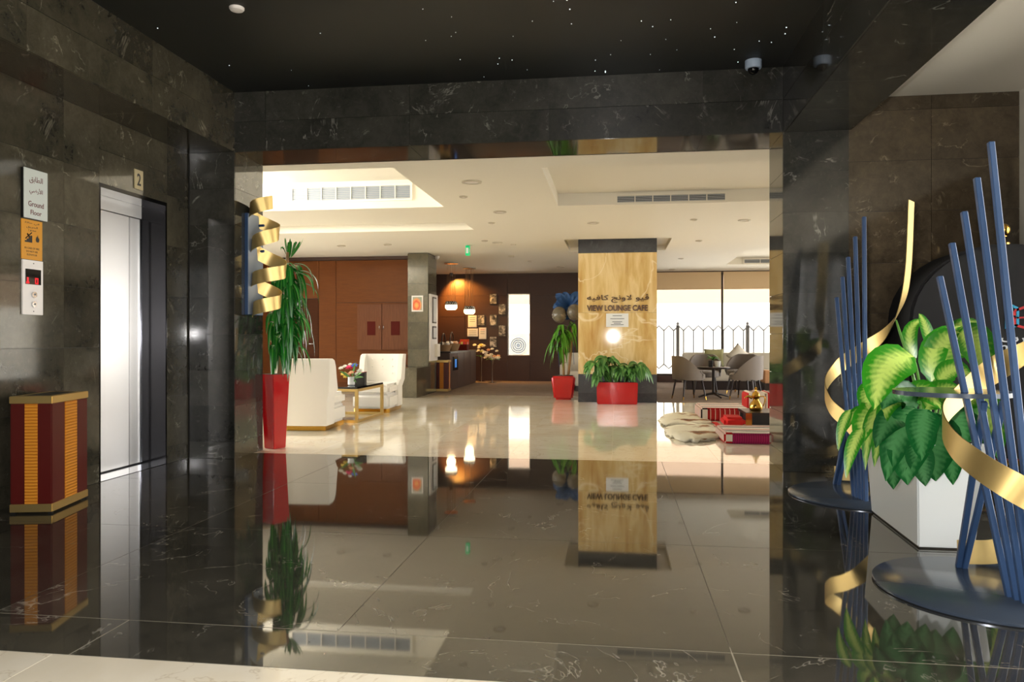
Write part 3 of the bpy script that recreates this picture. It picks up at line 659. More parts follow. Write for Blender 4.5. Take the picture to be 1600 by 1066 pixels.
tp = [at(u, v, Y) for u, v, Y in ((1468, 432, 3.70), (1487, 380, 3.65), (1506, 331, 3.60), (1526, 278, 3.55), (1548, 222, 3.50))]
st = [(Vector((1.612, 3.87, .012)), at(1538, 628, 3.52)), (Vector((1.634, 3.86, .012)), at(1568, 628, 3.46))]
rib = [at(u, v, Y) for u, v, Y in ((1712, 300, 3.30), (1700, 420, 3.34), (1668, 500, 3.5), (1610, 546, 3.74), (1560, 574, 3.88), (1508, 612, 3.86), (1474, 652, 3.66), (1488, 692, 3.46), (1536, 732, 3.30), (1596, 768, 3.22), (1650, 800, 3.30), (1672, 822, 3.52), (1640, 838, 3.78), (1560, 858, 3.90), (1496, 880, 3.90))]
rib[-1].z = .078; rib[-2].z = .09
sculpture('large blue bar sculpture with gold ribbon at the right edge, nearest the camera', (1.62, 3.58), .468, list(zip(b0, tp)), st, rib, .115, ((at(1487, 604, 3.72).x, 3.72, .845), .245))
b0 = [gnd(u, v, .012) for u, v in ((1334, 776), (1339, 778), (1344, 780), (1349, 782), (1353, 784))]
tp = [at(u, v, Y) for u, v, Y in ((1307, 465, 5.78), (1316, 433, 5.74), (1325, 402, 5.70), (1336, 370, 5.66), (1350, 339, 5.62))]
st = [(gnd(1304, 757, .012), at(1340, 585, 5.62)), (gnd(1310, 758, .012), at(1350, 560, 5.6)), (gnd(1306, 757, .012), at(1330, 600, 5.66))]
rib = [at(u, v, Y) for u, v, Y in ((1424, 314, 5.45), (1419, 420, 5.45), (1408, 478, 5.50), (1384, 520, 5.70), (1350, 546, 5.92), (1312, 572, 5.95), (1290, 602, 5.78), (1297, 633, 5.58), (1322, 658, 5.40), (1350, 688, 5.28), (1384, 728, 5.32), (1402, 752, 5.6), (1394, 752, 5.86), (1360, 746, 5.99), (1304, 752, 6.09))]
rib[-1].z = .075; rib[-2].z = .085; rib[-3].z = .11
sculpture('smaller looking blue bar sculpture with gold ribbon standing behind the white planter', (1.70, 5.60), .485, list(zip(b0, tp)), st, rib, .105)

# ================================================================== WHITE PLANTER WITH BIG LEAVES
t = thing('white_planter', 'white tapered planter full of big variegated leaves between the two blue sculptures', 'potted plant', (1.70, 4.66, 0))
lo = [(1.566, 4.235), (1.845, 4.235), (1.87, 5.075), (1.60, 5.075)]; hi = [(1.545, 4.19), (1.905, 4.19), (1.93, 5.12), (1.57, 5.12)]
b = NB(); prism(b, lo, .008, .56, hi); mk('pot', b, 'white_gloss', t, bevel=.008)
b = NB(); prism(b, [(x + (.012 if x < 1.7 else -.012), y + (.012 if y < 4.6 else -.012)) for x, y in lo], 0, .01); mk('pot_foot', b, 'black', t)
b = NB(); prism(b, [(1.57, 4.21), (1.88, 4.21), (1.90, 5.10), (1.59, 5.10)], .53, .565); mk('soil', b, 'soil', t)
NC = Vector((-.35, -.8, .45))
def dleaf(b0, c0, t0, Y0, Y1, wpx, m, n=NC):
    B, C, T = at(*b0, Y0), at(*c0, (Y0 + Y1) / 2), at(*t0, Y1)
    leaf(t, B, C, T, wpx * 4.7 / F, n, m, n=9, shape=.72, fold=.12)
def dstem(a, b_, Ya, Yb):
    A, B = at(*a, Ya), at(*b_, Yb); b = NB(); tube(b, spline([A, (A + B) / 2 + Vector((0, 0, .03)), B], 4), [.011] * 4 + [.008] * 4 + [.005], 6); mk('leaf_stem', b, 'stem', t, True)
for a in (((1428, 558), (1372, 556), (1366, 640), 4.5, 4.32, 78), ((1455, 598), (1448, 520), (1502, 510), 4.55, 4.6, 44), ((1470, 612), (1462, 520), (1500, 520), 4.6, 4.5, 60), ((1496, 520), (1535, 520), (1538, 600), 4.62, 4.5, 62),
          ((1404, 640), (1340, 636), (1345, 700), 4.45, 4.32, 50), ((1396, 645), (1322, 620), (1308, 702), 4.5, 4.4, 22), ((1350, 668), (1328, 690), (1322, 748), 4.35, 4.3, 24), ((1392, 628), (1352, 640), (1352, 735), 4.42, 4.28, 26),
          ((1455, 566), (1500, 480), (1536, 512), 4.7, 4.66, 26), ((1480, 560), (1540, 520), (1552, 560), 4.8, 4.8, 40), ((1520, 610), (1560, 640), (1560, 720), 4.6, 4.5, 46), ((1430, 570), (1405, 500), (1450, 500), 4.8, 4.85, 26),
          ((1445, 640), (1470, 600), (1500, 610), 4.5, 4.4, 46), ((1420, 630), (1440, 590), (1470, 640), 4.45, 4.3, 44), ((1380, 628), (1360, 600), (1352, 660), 4.5, 4.4, 36), ((1500, 640), (1530, 600), (1548, 640), 4.45, 4.4, 40), ((1366, 600), (1346, 610), (1362, 662), 4.5, 4.4, 34), ((1416, 628), (1380, 610), (1372, 690), 4.42, 4.28, 30), ((1400, 650), (1372, 660), (1366, 730), 4.36, 4.24, 26), ((1330, 640), (1312, 660), (1310, 705), 4.4, 4.38, 18), ((1460, 560), (1446, 500), (1436, 490), 4.7, 4.75, 20), ((1464, 600), (1490, 560), (1516, 590), 4.5, 4.42, 40)):
    dleaf(*a[:5], a[5] * .82, 'leaf_light')
for a in (((1436, 640), (1398, 660), (1384, 752), 4.34, 4.18, 46), ((1446, 650), (1408, 690), (1418, 758), 4.30, 4.14, 58), ((1462, 645), (1452, 690), (1462, 752), 4.28, 4.12, 66), ((1478, 668), (1486, 710), (1489, 758), 4.26, 4.12, 34),
          ((1432, 640), (1400, 590), (1378, 640), 4.4, 4.3, 44), ((1425, 650), (1385, 640), (1368, 700), 4.36, 4.24, 38), ((1412, 690), (1392, 720), (1396, 765), 4.26, 4.16, 34), ((1484, 650), (1516, 660), (1520, 730), 4.32, 4.2, 46),
          ((1500, 670), (1530, 690), (1536, 752), 4.4, 4.3, 40), ((1450, 640), (1435, 660), (1440, 720), 4.24, 4.10, 40), ((1472, 640), (1500, 640), (1508, 700), 4.28, 4.16, 46), ((1430, 690), (1440, 720), (1446, 760), 4.2, 4.12, 34)):
    dleaf(*a, 'leaf_dark')
for a in (((1452, 690), (1428, 558), 4.55, 4.5), ((1450, 690), (1456, 596), 4.55, 4.55), ((1455, 690), (1470, 612), 4.6, 4.6), ((1462, 690), (1496, 522), 4.6, 4.62), ((1440, 690), (1402, 640), 4.5, 4.45), ((1440, 690), (1445, 650), 4.4, 4.3),
          ((1450, 690), (1462, 646), 4.4, 4.28), ((1470, 690), (1484, 650), 4.4, 4.32), ((1480, 690), (1520, 612), 4.6, 4.6), ((1402, 640), (1350, 668), 4.45, 4.35), ((1445, 690), (1432, 640), 4.5, 4.4), ((1450, 680), (1400, 500), 4.7, 4.85)):
    dstem(*a)

# ================================================================== COVERED LUGGAGE CART WITH LOGO
CY = 6.15; pc = at(1573, 380, CY); cx = pc.x; hw = cx - at(1422, 600, CY).x; ztop = pc.z
t = thing('luggage_cart', 'luggage cart under a black arched cover with a brass ball on top', 'luggage cart', (cx, CY, 0))
zb = .20; ze = ztop - hw * .86
def archpts(s, n=18): return [(-hw * s, zb)] + [(-hw * s * math.cos(math.pi * k / n), ze + (ztop - ze) * s * math.sin(math.pi * k / n)) for k in range(n + 1)] + [(hw * s, zb)]
b = NB(); A = archpts(1); f0 = [b.verts.new((cx + x, CY, z)) for x, z in A]; f1 = [b.verts.new((cx + x, CY + .5, z)) for x, z in A]
b.faces.new(f0); b.faces.new(f1[::-1])
for i in range(len(A)): j = (i + 1) % len(A); b.faces.new((f0[i], f0[j], f1[j], f1[i]))
mk('cover', b, 'black_cloth', t, 50, bevel=.02)
for yy in (CY + .06, CY + .44):
    b = NB(); tube(b, [(cx + x, yy, z) for x, z in archpts(.95)], .016, 8); mk('brass_hoop', b, 'brass', t, True)
bx('platform', 'brass', t, cx - hw - .01, cx + hw + .01, CY - .012, CY + .512, .15, .19, .006)
b = NB(); bx('platform_carpet', 'red_matt', t, cx - hw, cx + hw, CY, CY + .5, .19, .20); b.free()
b = NB(); lathe(b, [(.05, 0), (.05, .012), (.022, .02), (.018, .05), (.03, .06), (.03, .064)], (cx, CY + .06, ztop - .005), 20); mk('finial_neck', b, 'brass', t, 40)
b = NB(); ball(b, (cx, CY + .06, ztop + .105), .052, 1, 24); mk('finial_ball', b, 'brass', t, True)
for x in (cx - hw + .1, cx + hw - .1):
    for y in (CY + .08, CY + .42):
        b = NB(); tube(b, [(x - .02, y, .075), (x + .02, y, .075)], .075, 16); mk('wheel', b, 'black', t, 40)
        bx('fork', 'chrome', t, x - .03, x + .03, y - .02, y + .02, .10, .152)
M['logo_blue'] = mat('logo blue', srgb(40, 160, 205), .6); M['logo_red'] = mat('logo red', srgb(205, 34, 40), .6); M['logo_white'] = mat('logo white', srgb(215, 218, 222), .6)
lg = at(1600, 495, CY)
def quadframe(px, m, nm):
    # a leaning four pane window outline made of thin printed bars
    P = [at(u, v, CY) for u, v in px]; b = NB(); Y = CY - .004
    def bar(a, c, w_=.009):
        d = (c - a).normalized(); n = Vector((-d.z, 0, d.x)) * w_
        b.faces.new([b.verts.new((q.x, Y, q.z)) for q in (a - n, c - n, c + n, a + n)])
    for i in range(4): bar(P[i], P[(i + 1) % 4])
    bar((P[0] + P[1]) / 2, (P[2] + P[3]) / 2, .006); bar((P[1] + P[2]) / 2, (P[3] + P[0]) / 2, .006)
    r_ = bmesh.ops.extrude_face_region(b, geom=b.faces[:]); bmesh.ops.translate(b, verts=[v for v in r_['geom'] if isinstance(v, bmesh.types.BMVert)], vec=(0, .003, 0))
    mk(nm, b, m, t)
quadframe([(1572, 474), (1590, 482), (1590, 508), (1572, 514)], 'logo_blue', 'logo_frame')
quadframe([(1585, 486), (1622, 472), (1622, 518), (1585, 508)], 'logo_red', 'logo_frame')
q = at(1586, 530, CY); text('logo_lettering', arabic('ارت'), 'logo_white', t, (q.x, CY - .002, q.z), .20, .085, '-y', .001, .012)
q = at(1596, 543, CY); text('logo_lettering', 'm.art', 'logo_white', t, (q.x, CY - .002, q.z), .30, .05, '-y', .001, .012)

# ================================================================== LOUNGE: TALL RED PLANTER
t = thing('tall_red_planter', 'tall red tapered planter with drooping strap leaves beside the left jamb', 'potted plant', (-3.36, 7.27, 0))
cx0, cy0 = -3.42, 7.275
def dia(r): return [(cx0 + r * .316, cy0 - r * .949), (cx0 + r * .949, cy0 + r * .316), (cx0 - r * .316, cy0 + r * .949), (cx0 - r * .949, cy0 - r * .316)]
b = NB(); prism(b, dia(.106), 0, .745, dia(.145)); mk('pot', b, 'red_gloss', t, bevel=.006)
b = NB(); prism(b, dia(.13), .70, .748); mk('soil', b, 'soil', t)
for dx, dy, h in ((.12, .03, 1.98), (.15, .05, 1.5), (.07, .06, 1.25)):
    b = NB(); tube(b, [(cx0 + dx * .3, cy0 + dy * .4, .72), (cx0 + dx * .7, cy0 + dy, (h + .72) / 2), (cx0 + dx, cy0 + dy, h)], .016, 8); mk('cane', b, 'trunk', t, True)
rl = random.Random(3); cx0 += .053
def strap(x, y, z, az, out, up, drop, wd):
    d = Vector((math.cos(az), math.sin(az), 0)); B = Vector((x, y, z)) + d * .015
    leaf(t, B, B + d * out * .95 + Vector((0, 0, up)), B + d * out + Vector((0, 0, -drop)), wd, (d * .8 + Vector((0, -.2, .6))).normalized(), 'leaf_dracaena', n=9, shape=.7, fold=.3)
for i in range(10): strap(cx0 + .08, cy0 + .03, 1.92, R(rl.uniform(-60, 200)), rl.uniform(.04, .16), rl.uniform(.14, .22), -rl.uniform(.05, .24), .03)
for i in range(175):
    z = rl.uniform(.95, 1.88); az = R(rl.uniform(-95, 150)); o_ = rl.uniform(.05, .25) + (.04 if 1.3 < z < 1.8 else 0)
    if math.sin(az) < -.3: o_ *= .8
    strap(cx0 + rl.uniform(-.07, .10), cy0 + rl.uniform(-.02, .06), z, az, o_, rl.uniform(.04, .16), rl.uniform(.16, .40), rl.uniform(.045, .075))

# ================================================================== ARMCHAIRS AND COFFEE TABLE
def armchair(label, loc, rz, w_=.585, d=.80):
    t = thing('armchair', label, 'armchair', (0, 0, 0), 'white upholstered armchairs'); hw = w_ / 2
    # local: faces +Y, back at y=0
    b = NB(); prism(b, [(-hw + .02, .01), (hw - .02, .01), (hw - .02, d - .06), (hw - .06, d - .02), (-hw + .06, d - .02), (-hw + .02, d - .06)], 0, .06); mk('gold_plinth', b, 'brass', t, bevel=.004)
    b = NB(); box(b, -hw + .012, hw - .012, .06, d, .06, .27); mk('seat_base', b, 'white_fabric', t, 45, bevel=.035, seg=3)
    b = NB(); box(b, -hw + .014, hw - .014, .12, d + .005, .265, .43); sc = mk('seat_cushion', b, 'white_fabric', t, 45, bevel=.045, seg=3)
    # back shell with wings falling to the seat, as an extruded plan with varying top height
    b = NB(); pl = []
    for k in range(9): a = -1 + 2 * k / 8; pl.append((a * hw, -.02 * (1 - a * a), 0))
    side = [(hw, .08, 0), (hw, .15, .02), (hw, .20, .10), (hw, .235, .24), (hw, .29, .39)]
    outer = [(-x, y, dz) for x, y, dz in side[::-1]] + [(x, y, 0) for x, y, _ in pl] + side
    top = [.865 - dz for _, _, dz in outer]
    inner = []
    for (x, y, dz) in outer:
        if abs(x) >= hw - 1e-6 and y > .05: inner.append((x - math.copysign(.07, x), max(y, .13)))
        else: inner.append((x * (hw - .07) / hw, y + .13))
    O = [(x, y) for x, y, _ in outer]; wide = [(x * 1.17, y - (.05 if y < .05 else 0)) for x, y in O]; wi = [(x * 1.17, y - (.05 if y < .14 else 0)) for x, y in inner]
    V = [[b.verts.new((x, y, z)) for (x, y), z in zip(pp, zz)] for pp, zz in ((O, [.06] * len(O)), (O, [.36] * len(O)), ([(x * 1.12, y - (.02 if y < .05 else 0)) for x, y in O], [min(.47, z - .004) for z in top]), (wide, top), (wi, top), (inner, [.06] * len(inner)))]; nr = 6
    for i in range(len(outer) - 1):
        for a in range(nr): b.faces.new((V[a][i], V[a][i + 1], V[(a + 1) % nr][i + 1], V[(a + 1) % nr][i]))
    for e in (0, -1): b.faces.new([V[a][e] for a in range(nr)])
    bk = mk('backrest', b, 'white_fabric', t, 50, bevel=.014)
    for zz in (.56, .67, .78):
        for xx in (-.16, 0, .16):
            b = NB(); ball(b, (xx, .112, zz), .013, 1, 8); mk('tuft_button', b, 'white_fabric', bk, True)
    t.location = loc; t.rotation_euler = (0, 0, rz); return t
armchair('white armchair seen from behind, next to the tall red planter', (-3.72, 8.66, 0), R(3))
armchair('white armchair with buttoned back facing the entrance behind the coffee table', (-3.665, 11.70, 0), R(183))
t = thing('coffee_table', 'low coffee table with dark glass top and gold frame between the armchairs', 'table', (-3.9, 10.13, 0))
x0, x1, y0, y1, zt = -4.45, -3.365, 9.58, 10.69, .47
bx('table_top', 'black_gloss', t, x0, x1, y0, y1, zt - .025, zt, .004)
for x in (x0 + .015, x1 - .015):
    for y in (y0 + .015, y1 - .015): bx('leg', 'gold_satin', t, x - .02, x + .02, y - .02, y + .02, 0, zt - .025, .002)
for z in (.0, zt - .062):
    for y in (y0 + .015, y1 - .015): bx('rail', 'gold_satin', t, x0 + .035, x1 - .035, y - .015, y + .015, z, z + .036, .002)
    for x in (x0 + .015, x1 - .015): bx('rail', 'gold_satin', t, x - .015, x + .015, y0 + .035, y1 - .035, z, z + .036, .002)
# bouquet
for k, cc in (('f_white', (232, 230, 220)), ('f_yellow', (240, 222, 120)), ('f_pink', (222, 70, 120)), ('f_blue', (92, 128, 214)), ('f_red', (206, 40, 60)), ('f_peach', (226, 178, 140))): M[k] = mat(k, srgb(*cc), .6)
def flower(parent, c, r, m, n=7, d=Vector((0, -.5, .8))):
    b = NB(); d = d.normalized(); a, e = frame_axes(d); c = Vector(c); ce = b.verts.new(c - d * r * .2)
    for ring, (rr, hh) in enumerate(((1, .15), (.6, .4))):
        for i in range(n):
            t0 = 2 * math.pi * (i + ring * .5) / n; dt = math.pi / n * 1.05
            q = [c + (a * math.cos(t0 + s) + e * math.sin(t0 + s)) * r * rr * k + d * r * h for s, k, h in ((-dt, .6, .1 + hh), (0, 1, .05 + hh), (dt, .6, .1 + hh))]
            b.faces.new([ce] + [b.verts.new(p) for p in q])
    return mk('flower', b, m, parent)
vp = at(549, 604, 9.95); vx, vy = vp.x, 9.95
t = thing('flower_vase', 'bouquet of pink, blue, yellow and white flowers in a small white vase', 'flower vase', (vx, vy, zt))
b = NB(); lathe(b, [(.036, 0), (.048, .012), (.045, .10), (.05, .115), (.044, .115), (.04, .02), (.01, .015)], (vx, vy, zt), 20); mk('vase', b, 'white_gloss', t, 40)
rf = random.Random(5)
for u, v, r_, k in ((545, 575, .055, 'f_pink'), (554, 572, .055, 'f_blue'), (537, 585, .05, 'f_yellow'), (541, 589, .05, 'f_yellow'), (562, 580, .05, 'f_white'), (533, 576, .045, 'f_white'), (549, 583, .045, 'f_peach'), (558, 585, .045, 'f_white'), (550, 576, .04, 'f_red'), (539, 573, .04, 'f_white'), (544, 586, .04, 'f_peach'), (547, 570, .035, 'f_white')):
    flower(t, at(u, v, vy + rf.uniform(-.05, .05)), r_, k)
for u, v, u2, v2 in ((550, 590, 556, 566), (552, 592, 568, 590), (548, 592, 530, 580), (549, 594, 557, 598), (553, 592, 566, 582)):
    A, B = at(u, v, vy), at(u2, v2, vy - .03); leaf(t, A, (A + B) / 2 + Vector((0, 0, .03)), B, .035, (0, -1, .5), 'leaf_shrub')
p = at(563, 601, 10.25)
t = thing('menu_box', 'black card box on the coffee table behind the bouquet', 'box', (p.x, 10.25, zt)); bx('box_body', 'black', t, p.x - .075, p.x + .075, 10.20, 10.30, zt, zt + .17, .003); bx('box_edge', 'red_gloss', t, p.x - .077, p.x + .077, 10.198, 10.302, zt + .166, zt + .172)

# ================================================================== CABINET AND PICTURES ON THE WOOD WALL
t = thing('wall_cabinet', 'two door walnut wall cabinet with red brown insets on the wood wall', 'cabinet', (-4.77, YP, .876))
bx('carcass', 'wood_cab', t, -5.331, -4.13, YP - .03, YP - .002, .876, 1.819)
for x0, x1, sx, hx in ((-5.325, -4.80, (-5.111, -4.932), -4.84), (-4.79, -4.14, (-4.603, -4.413), -4.75)):
    dr = bx('cabinet_door', 'wood_cab', t, x0, x1, YP - .055, YP - .031, .882, 1.813, .003)
    bx('inset', 'wood_red', dr, sx[0], sx[1], YP - .058, YP - .050, 1.18, 1.465)
    b = NB(); tube(b, [(hx, YP - .055, 1.30), (hx, YP - .085, 1.31), (hx, YP - .085, 1.37), (hx, YP - .055, 1.38)], .007, 8); mk('handle', b, 'chrome', dr, True)
m = mat('flower print', srgb(150, 150, 130), .6); vec, _ = coords(m, False, (1, 1, 1), 'Generated')
gr = nd(m, 'ShaderNodeTexGradient', gradient_type='SPHERICAL'); mp = nd(m, 'ShaderNodeMapping'); mp.inputs['Location'].default_value = (-1.0, 0, -.9); mp.inputs['Scale'].default_value = (2, 0, 2); lk(m, vec, mp.inputs[0])
n1 = noise(m, vec, 4, 3); ad = nd(m, 'ShaderNodeMixRGB'); ad.inputs[0].default_value = .25; lk(m, mp.outputs[0], ad.inputs[1]); lk(m, n1, ad.inputs[2]); lk(m, ad.outputs[0], gr.inputs[0])
lk(m, ramp(m, gr.outputs[1], [(.05, srgb(150, 160, 140)), (.3, srgb(230, 150, 90)), (.5, srgb(222, 84, 50)), (.8, srgb(246, 170, 90))]), bs(m).inputs['Base Color']); M['flower_print'] = m
a, c_ = at(643, 462, 14.66), at(661, 487, 14.66)
t = thing('flower_picture', 'small framed flower picture on the grey stone pier', 'picture', (a.x, 14.66, c_.z)); bx('frame', 'white_plastic', t, a.x, c_.x, 14.662, 14.678, c_.z, a.z, .003); bx('print', 'flower_print', t, a.x + .025, c_.x - .025, 14.658, 14.664, c_.z + .03, a.z - .03)
# white display on the side of the pier
t = thing('display_panel', 'white display panel with two dark frames on the side of the stone pier', 'display', (-3.7, 15.03, .70))
bx('panel', 'white_plastic', t, -3.698, -3.668, 14.72, 15.36, .66, 2.0, .004)
for z0, z1 in ((1.42, 1.95), (1.1, 1.36)):
    fr_ = bx('frame', 'frame_dark', t, -3.668, -3.655, 14.90, 15.20, z0, z1); bx('poster', 'paper', fr_, -3.655, -3.652, 14.93, 15.17, z0 + .03, z1 - .03)
bx('leaflet_box', 'white_paint', t, -3.668, -3.61, 15.10, 15.34, .74, 1.0, .004)
p = at(683, 402, 15.3); b = NB(); ball(b, p, .05); tag(mk('ceiling_camera', b, 'white_plastic', None, True), 'small white ball camera near the top of the stone pier', 'camera')
# ================================================================== CAFÉ CORNER
t = thing('cafe_counter', 'dark brown café counter along the left behind the stone pier', 'counter', (-3.9, 17.2, 0))
bx('counter_body', 'counter', t, -4.3, -3.53, 15.8, 18.85, 0, .80)
for y in span(15.8, 18.85, 4)[:-1]: bx('front_panel', 'counter', t, -3.53, -3.512, y + .004, y + .758, .03, .79, .002)
bx('worktop', 'dark_wood', t, -4.32, -3.49, 15.78, 18.87, .80, .835, .003)
sc_ = bx('screen', 'black_gloss', t, -3.512, -3.49, 16.1, 16.55, .42, .72); bx('screen_image', 'screen_blue', sc_, -3.49, -3.487, 16.22, 16.40, .48, .66)
ZCn = .835
def basket(x, y, r, h, label):
    t = thing('wicker_basket', label, 'basket', (x, y, ZCn), 'baskets on the café counter')
    b = NB(); lathe(b, [(r * .7, 0), (r, h), (r * .93, h), (r * .65, .02), (.01, .015)], (x, y, ZCn), 16); mk('bowl', b, 'trunk', t, 40)
    b = NB(); tube(b, [(x, y + r * .95 * math.cos(math.pi * k / 10), ZCn + h + r * 1.3 * math.sin(math.pi * k / 10)) for k in range(11)], .013, 6); mk('handle', b, 'dark_wood', t, True)
    rr = random.Random(int(x * 100 + y * 10))
    for i in range(7):
        b = NB(); a = rr.uniform(0, 6.3); ball(b, (x + math.cos(a) * r * .5, y + math.sin(a) * r * .5, ZCn + h + .02), .05, .8, 8); mk('bread_roll', b, rr.choice(['beige_fabric', 'f_peach', 'white_plastic']), t, True)
basket(-3.75, 16.25, .19, .14, 'wicker basket with a dark handle at the near end of the café counter')
basket(-3.72, 16.95, .20, .16, 'wicker basket with a tall hoop handle in the middle of the café counter')
M['orange'] = mat('orange red card', srgb(206, 74, 20), .5)
t = thing('snack_box', 'orange snack display box on the far end of the café counter', 'box', (-3.62, 17.8, ZCn)); bx('back_card', 'orange', t, -3.72, -3.50, 17.86, 17.88, ZCn, ZCn + .26); bx('tray', 'wood_red', t, -3.72, -3.50, 17.62, 17.88, ZCn, ZCn + .14, .003)
for i in range(4): bx('packet', ['orange', 'f_yellow', 'f_red', 'orange'][i], t, -3.71 + .052 * i, -3.665 + .052 * i, 17.66, 17.84, ZCn + .12, ZCn + .20, .003)
t = thing('counter_plant', 'thin leafy plant on the near end of the café counter', 'potted plant', (-3.98, 16.0, ZCn))
b = NB(); lathe(b, [(.05, 0), (.065, .12), (.055, .12), (.05, .02)], (-3.98, 16.0, ZCn), 14); mk('pot', b, 'black', t, 40)
rl = random.Random(11)
for i in range(22):
    a = rl.uniform(0, 6.3); z = ZCn + .12 + rl.uniform(.05, .55); B = Vector((-3.98, 16.0, z)); d = Vector((math.cos(a), math.sin(a), 0))
    leaf(t, B, B + d * .07 + Vector((0, 0, .06)), B + d * .13 + Vector((0, 0, -.04)), .04, (0, 0, 1), 'leaf_tree', n=5)
b = NB(); tube(b, [(-3.98, 16.0, ZCn + .1), (-3.97, 16.0, ZCn + .68)], .008, 6); mk('stem', b, 'stem', t)
# tall flower stands at the end of the counter
def flower_stand(u, v, Y, h, label, k1, k2):
    p = gnd(u, v); p = Vector((at(u, v, Y).x, Y, 0)); t = thing('flower_stand', label, 'flower stand', p, 'flower stands by the café counter')
    b = NB(); lathe(b, [(.11, 0), (.11, .015), (.018, .03), (.014, h - .12), (.05, h), (.055, h + .03), (.04, h + .03)], p, 16); mk('stand', b, 'chrome', t, 40)
    rr = random.Random(u)
    for i in range(16):
        c = p + Vector((rr.uniform(-.18, .18), rr.uniform(-.12, .12), h + .05 + rr.uniform(0, .28))); flower(t, c, rr.uniform(.05, .075), rr.choice((k1, k1, k2)), 6)
    for i in range(5):
        a = rr.uniform(0, 6.3); B = p + Vector((0, 0, h)); leaf(t, B, B + Vector((.1 * math.cos(a), .1 * math.sin(a), .1)), B + Vector((.2 * math.cos(a), .2 * math.sin(a), .02)), .05, (0, -.3, 1), 'leaf_shrub', n=5)
flower_stand(752, 590, 19.25, .62, 'white flowers on a chrome stand at the end of the café counter', 'f_white', 'f_yellow')
flower_stand(769, 590, 18.7, .55, 'peach and white flowers on a chrome stand in front of the dark wall', 'f_white', 'f_peach')
# photos and notices on the far wall
m = mat('black and white photo', srgb(120, 120, 120), .5); vec, rnd = coords(m, True, (6, 6, 6)); n1 = noise(m, vec, 1.6, 4, .6, .8)
lk(m, ramp(m, n1, [(.35, srgb(30, 30, 30)), (.5, srgb(120, 118, 114)), (.62, srgb(206, 202, 196))]), bs(m).inputs['Base Color']); M['photo'] = m
pics = [(731.5, 493, 745, 511.5, 'paper', 'pale notice sheet above the landscape notice on the café wall'), (746, 492, 757.5, 509, 'photo', 'photo of a dark diagonal shape beside the pale notice sheet'), (765, 459, 776.5, 475.5, 'photo', 'highest photo on the dark café wall'),
        (765, 491.5, 776.5, 509, 'photo', 'framed photo in the middle of the dark café wall photos'), (779, 475, 790.5, 492, 'photo', 'upper photo next to the narrow window'), (779, 508, 790.5, 526, 'photo', 'lower photo next to the narrow window'),
        (765, 526, 776.5, 543, 'photo', 'lowest photo on the dark café wall'), (730.5, 513.5, 747, 526, 'paper', 'landscape notice sheet low on the café wall'), (748.5, 512, 760, 530, 'paper', 'pale notice with an orange heading beside the landscape sheet')]
for u0, v0_, u1, v1, k, lab in pics:
    a, c_ = at(u0, v0_, YW), at(u1, v1, YW); t = thing('wall_picture', lab, 'picture', ((a.x + c_.x) / 2, YW, c_.z), 'pictures on the café wall')
    bx('frame', 'white_plastic' if k == 'paper' else 'frame_dark', t, a.x, c_.x, YW - .02, YW - .002, c_.z, a.z, .002); bx('print', k, t, a.x + .012, c_.x - .012, YW - .023, YW - .019, c_.z + .012, a.z - .012)
    if k == 'paper':
        for j in range(3):
            z = a.z - .06 - .05 * j
            if z > c_.z + .03: bx('printed_line', 'orange' if 'orange' in lab and j == 0 else 'grey_print', t, a.x + .04, c_.x - .04, YW - .0245, YW - .0225, z - .006, z + .006)
# pendant lamps over the counter
def pendant(u, v, Y, label):
    p = at(u, v, Y); t = thing('pendant_lamp', label, 'pendant lamp', (p.x, p.y, p.z), 'pendant lamps over the café counter')
    b = NB(); lathe(b, [(.10, -.06), (.135, -.02), (.135, .04), (.12, .05)], p, 20); mk('glowing_shade', b, 'lamp', t, 40)
    for i, (r_, z) in enumerate(((.135, .055), (.125, .085), (.11, .115))):
        b = NB()
        for k in range(14): a = 2 * math.pi * (k + .5 * i) / 14; ball(b, (p.x + r_ * math.cos(a), p.y + r_ * math.sin(a), p.z + z), .016, 1, 6)
        mk('bead_ring', b, 'chrome', t, True)
        b = NB(); lathe(b, [(r_ - .014, z - .012), (r_ - .014, z + .012), (r_ - .024, z + .012), (r_ - .024, z - .012)], p, 16, False); mk('dark_ring', b, 'black', t)
    for k in range(6):
        a = 2 * math.pi * k / 6; q = (p.x + .09 * math.cos(a), p.y + .09 * math.sin(a)); b = NB(); tube(b, [(q[0], q[1], p.z + .05), (q[0], q[1], ZL - .02)], .0035, 4); mk('cord', b, 'trunk', t)
    b = NB(); lathe(b, [(.16, 0), (.16, -.025)], (p.x, p.y, ZL), 20); cn = mk('canopy', b, 'chrome', t, 40)
    l = bpy.data.lights.new('pendant_bulb', 'POINT'); l.energy = 9; l.color = (1, .72, .38); l.shadow_soft_size = .1; o = bpy.data.objects.new('pendant_bulb', l); COL.objects.link(o); o.location = (p.x, p.y, p.z - .16)
pendant(705, 480, 16.7, 'pendant lamp nearer the stone pier over the café counter'); pendant(733.5, 487, 17.9, 'pendant lamp further from the stone pier over the café counter')
# amber wall washer in the café corner
t = thing('wall_washer_lamp', 'amber wall washer lamp under the ceiling in the café corner', 'lamp', (-4.25, 19.3, ZL - .08))
b = NB(); lathe(b, [(.05, .08), (.05, 0), (.04, 0)], (-4.25, 19.3, ZL - .08), 16); mk('lamp_can', b, 'black', t, 40)
l = bpy.data.lights.new('amber_spot', 'SPOT'); l.energy = 400; l.color = (1, .46, .08); l.spot_size = R(110); l.spot_blend = .6; l.shadow_soft_size = .05
o = bpy.data.objects.new('amber_spot', l); COL.objects.link(o); o.location = (-4.25, 19.25, ZL - .1); o.rotation_euler = Vector((.35, .55, -1)).to_track_quat('-Z', 'Y').to_euler()
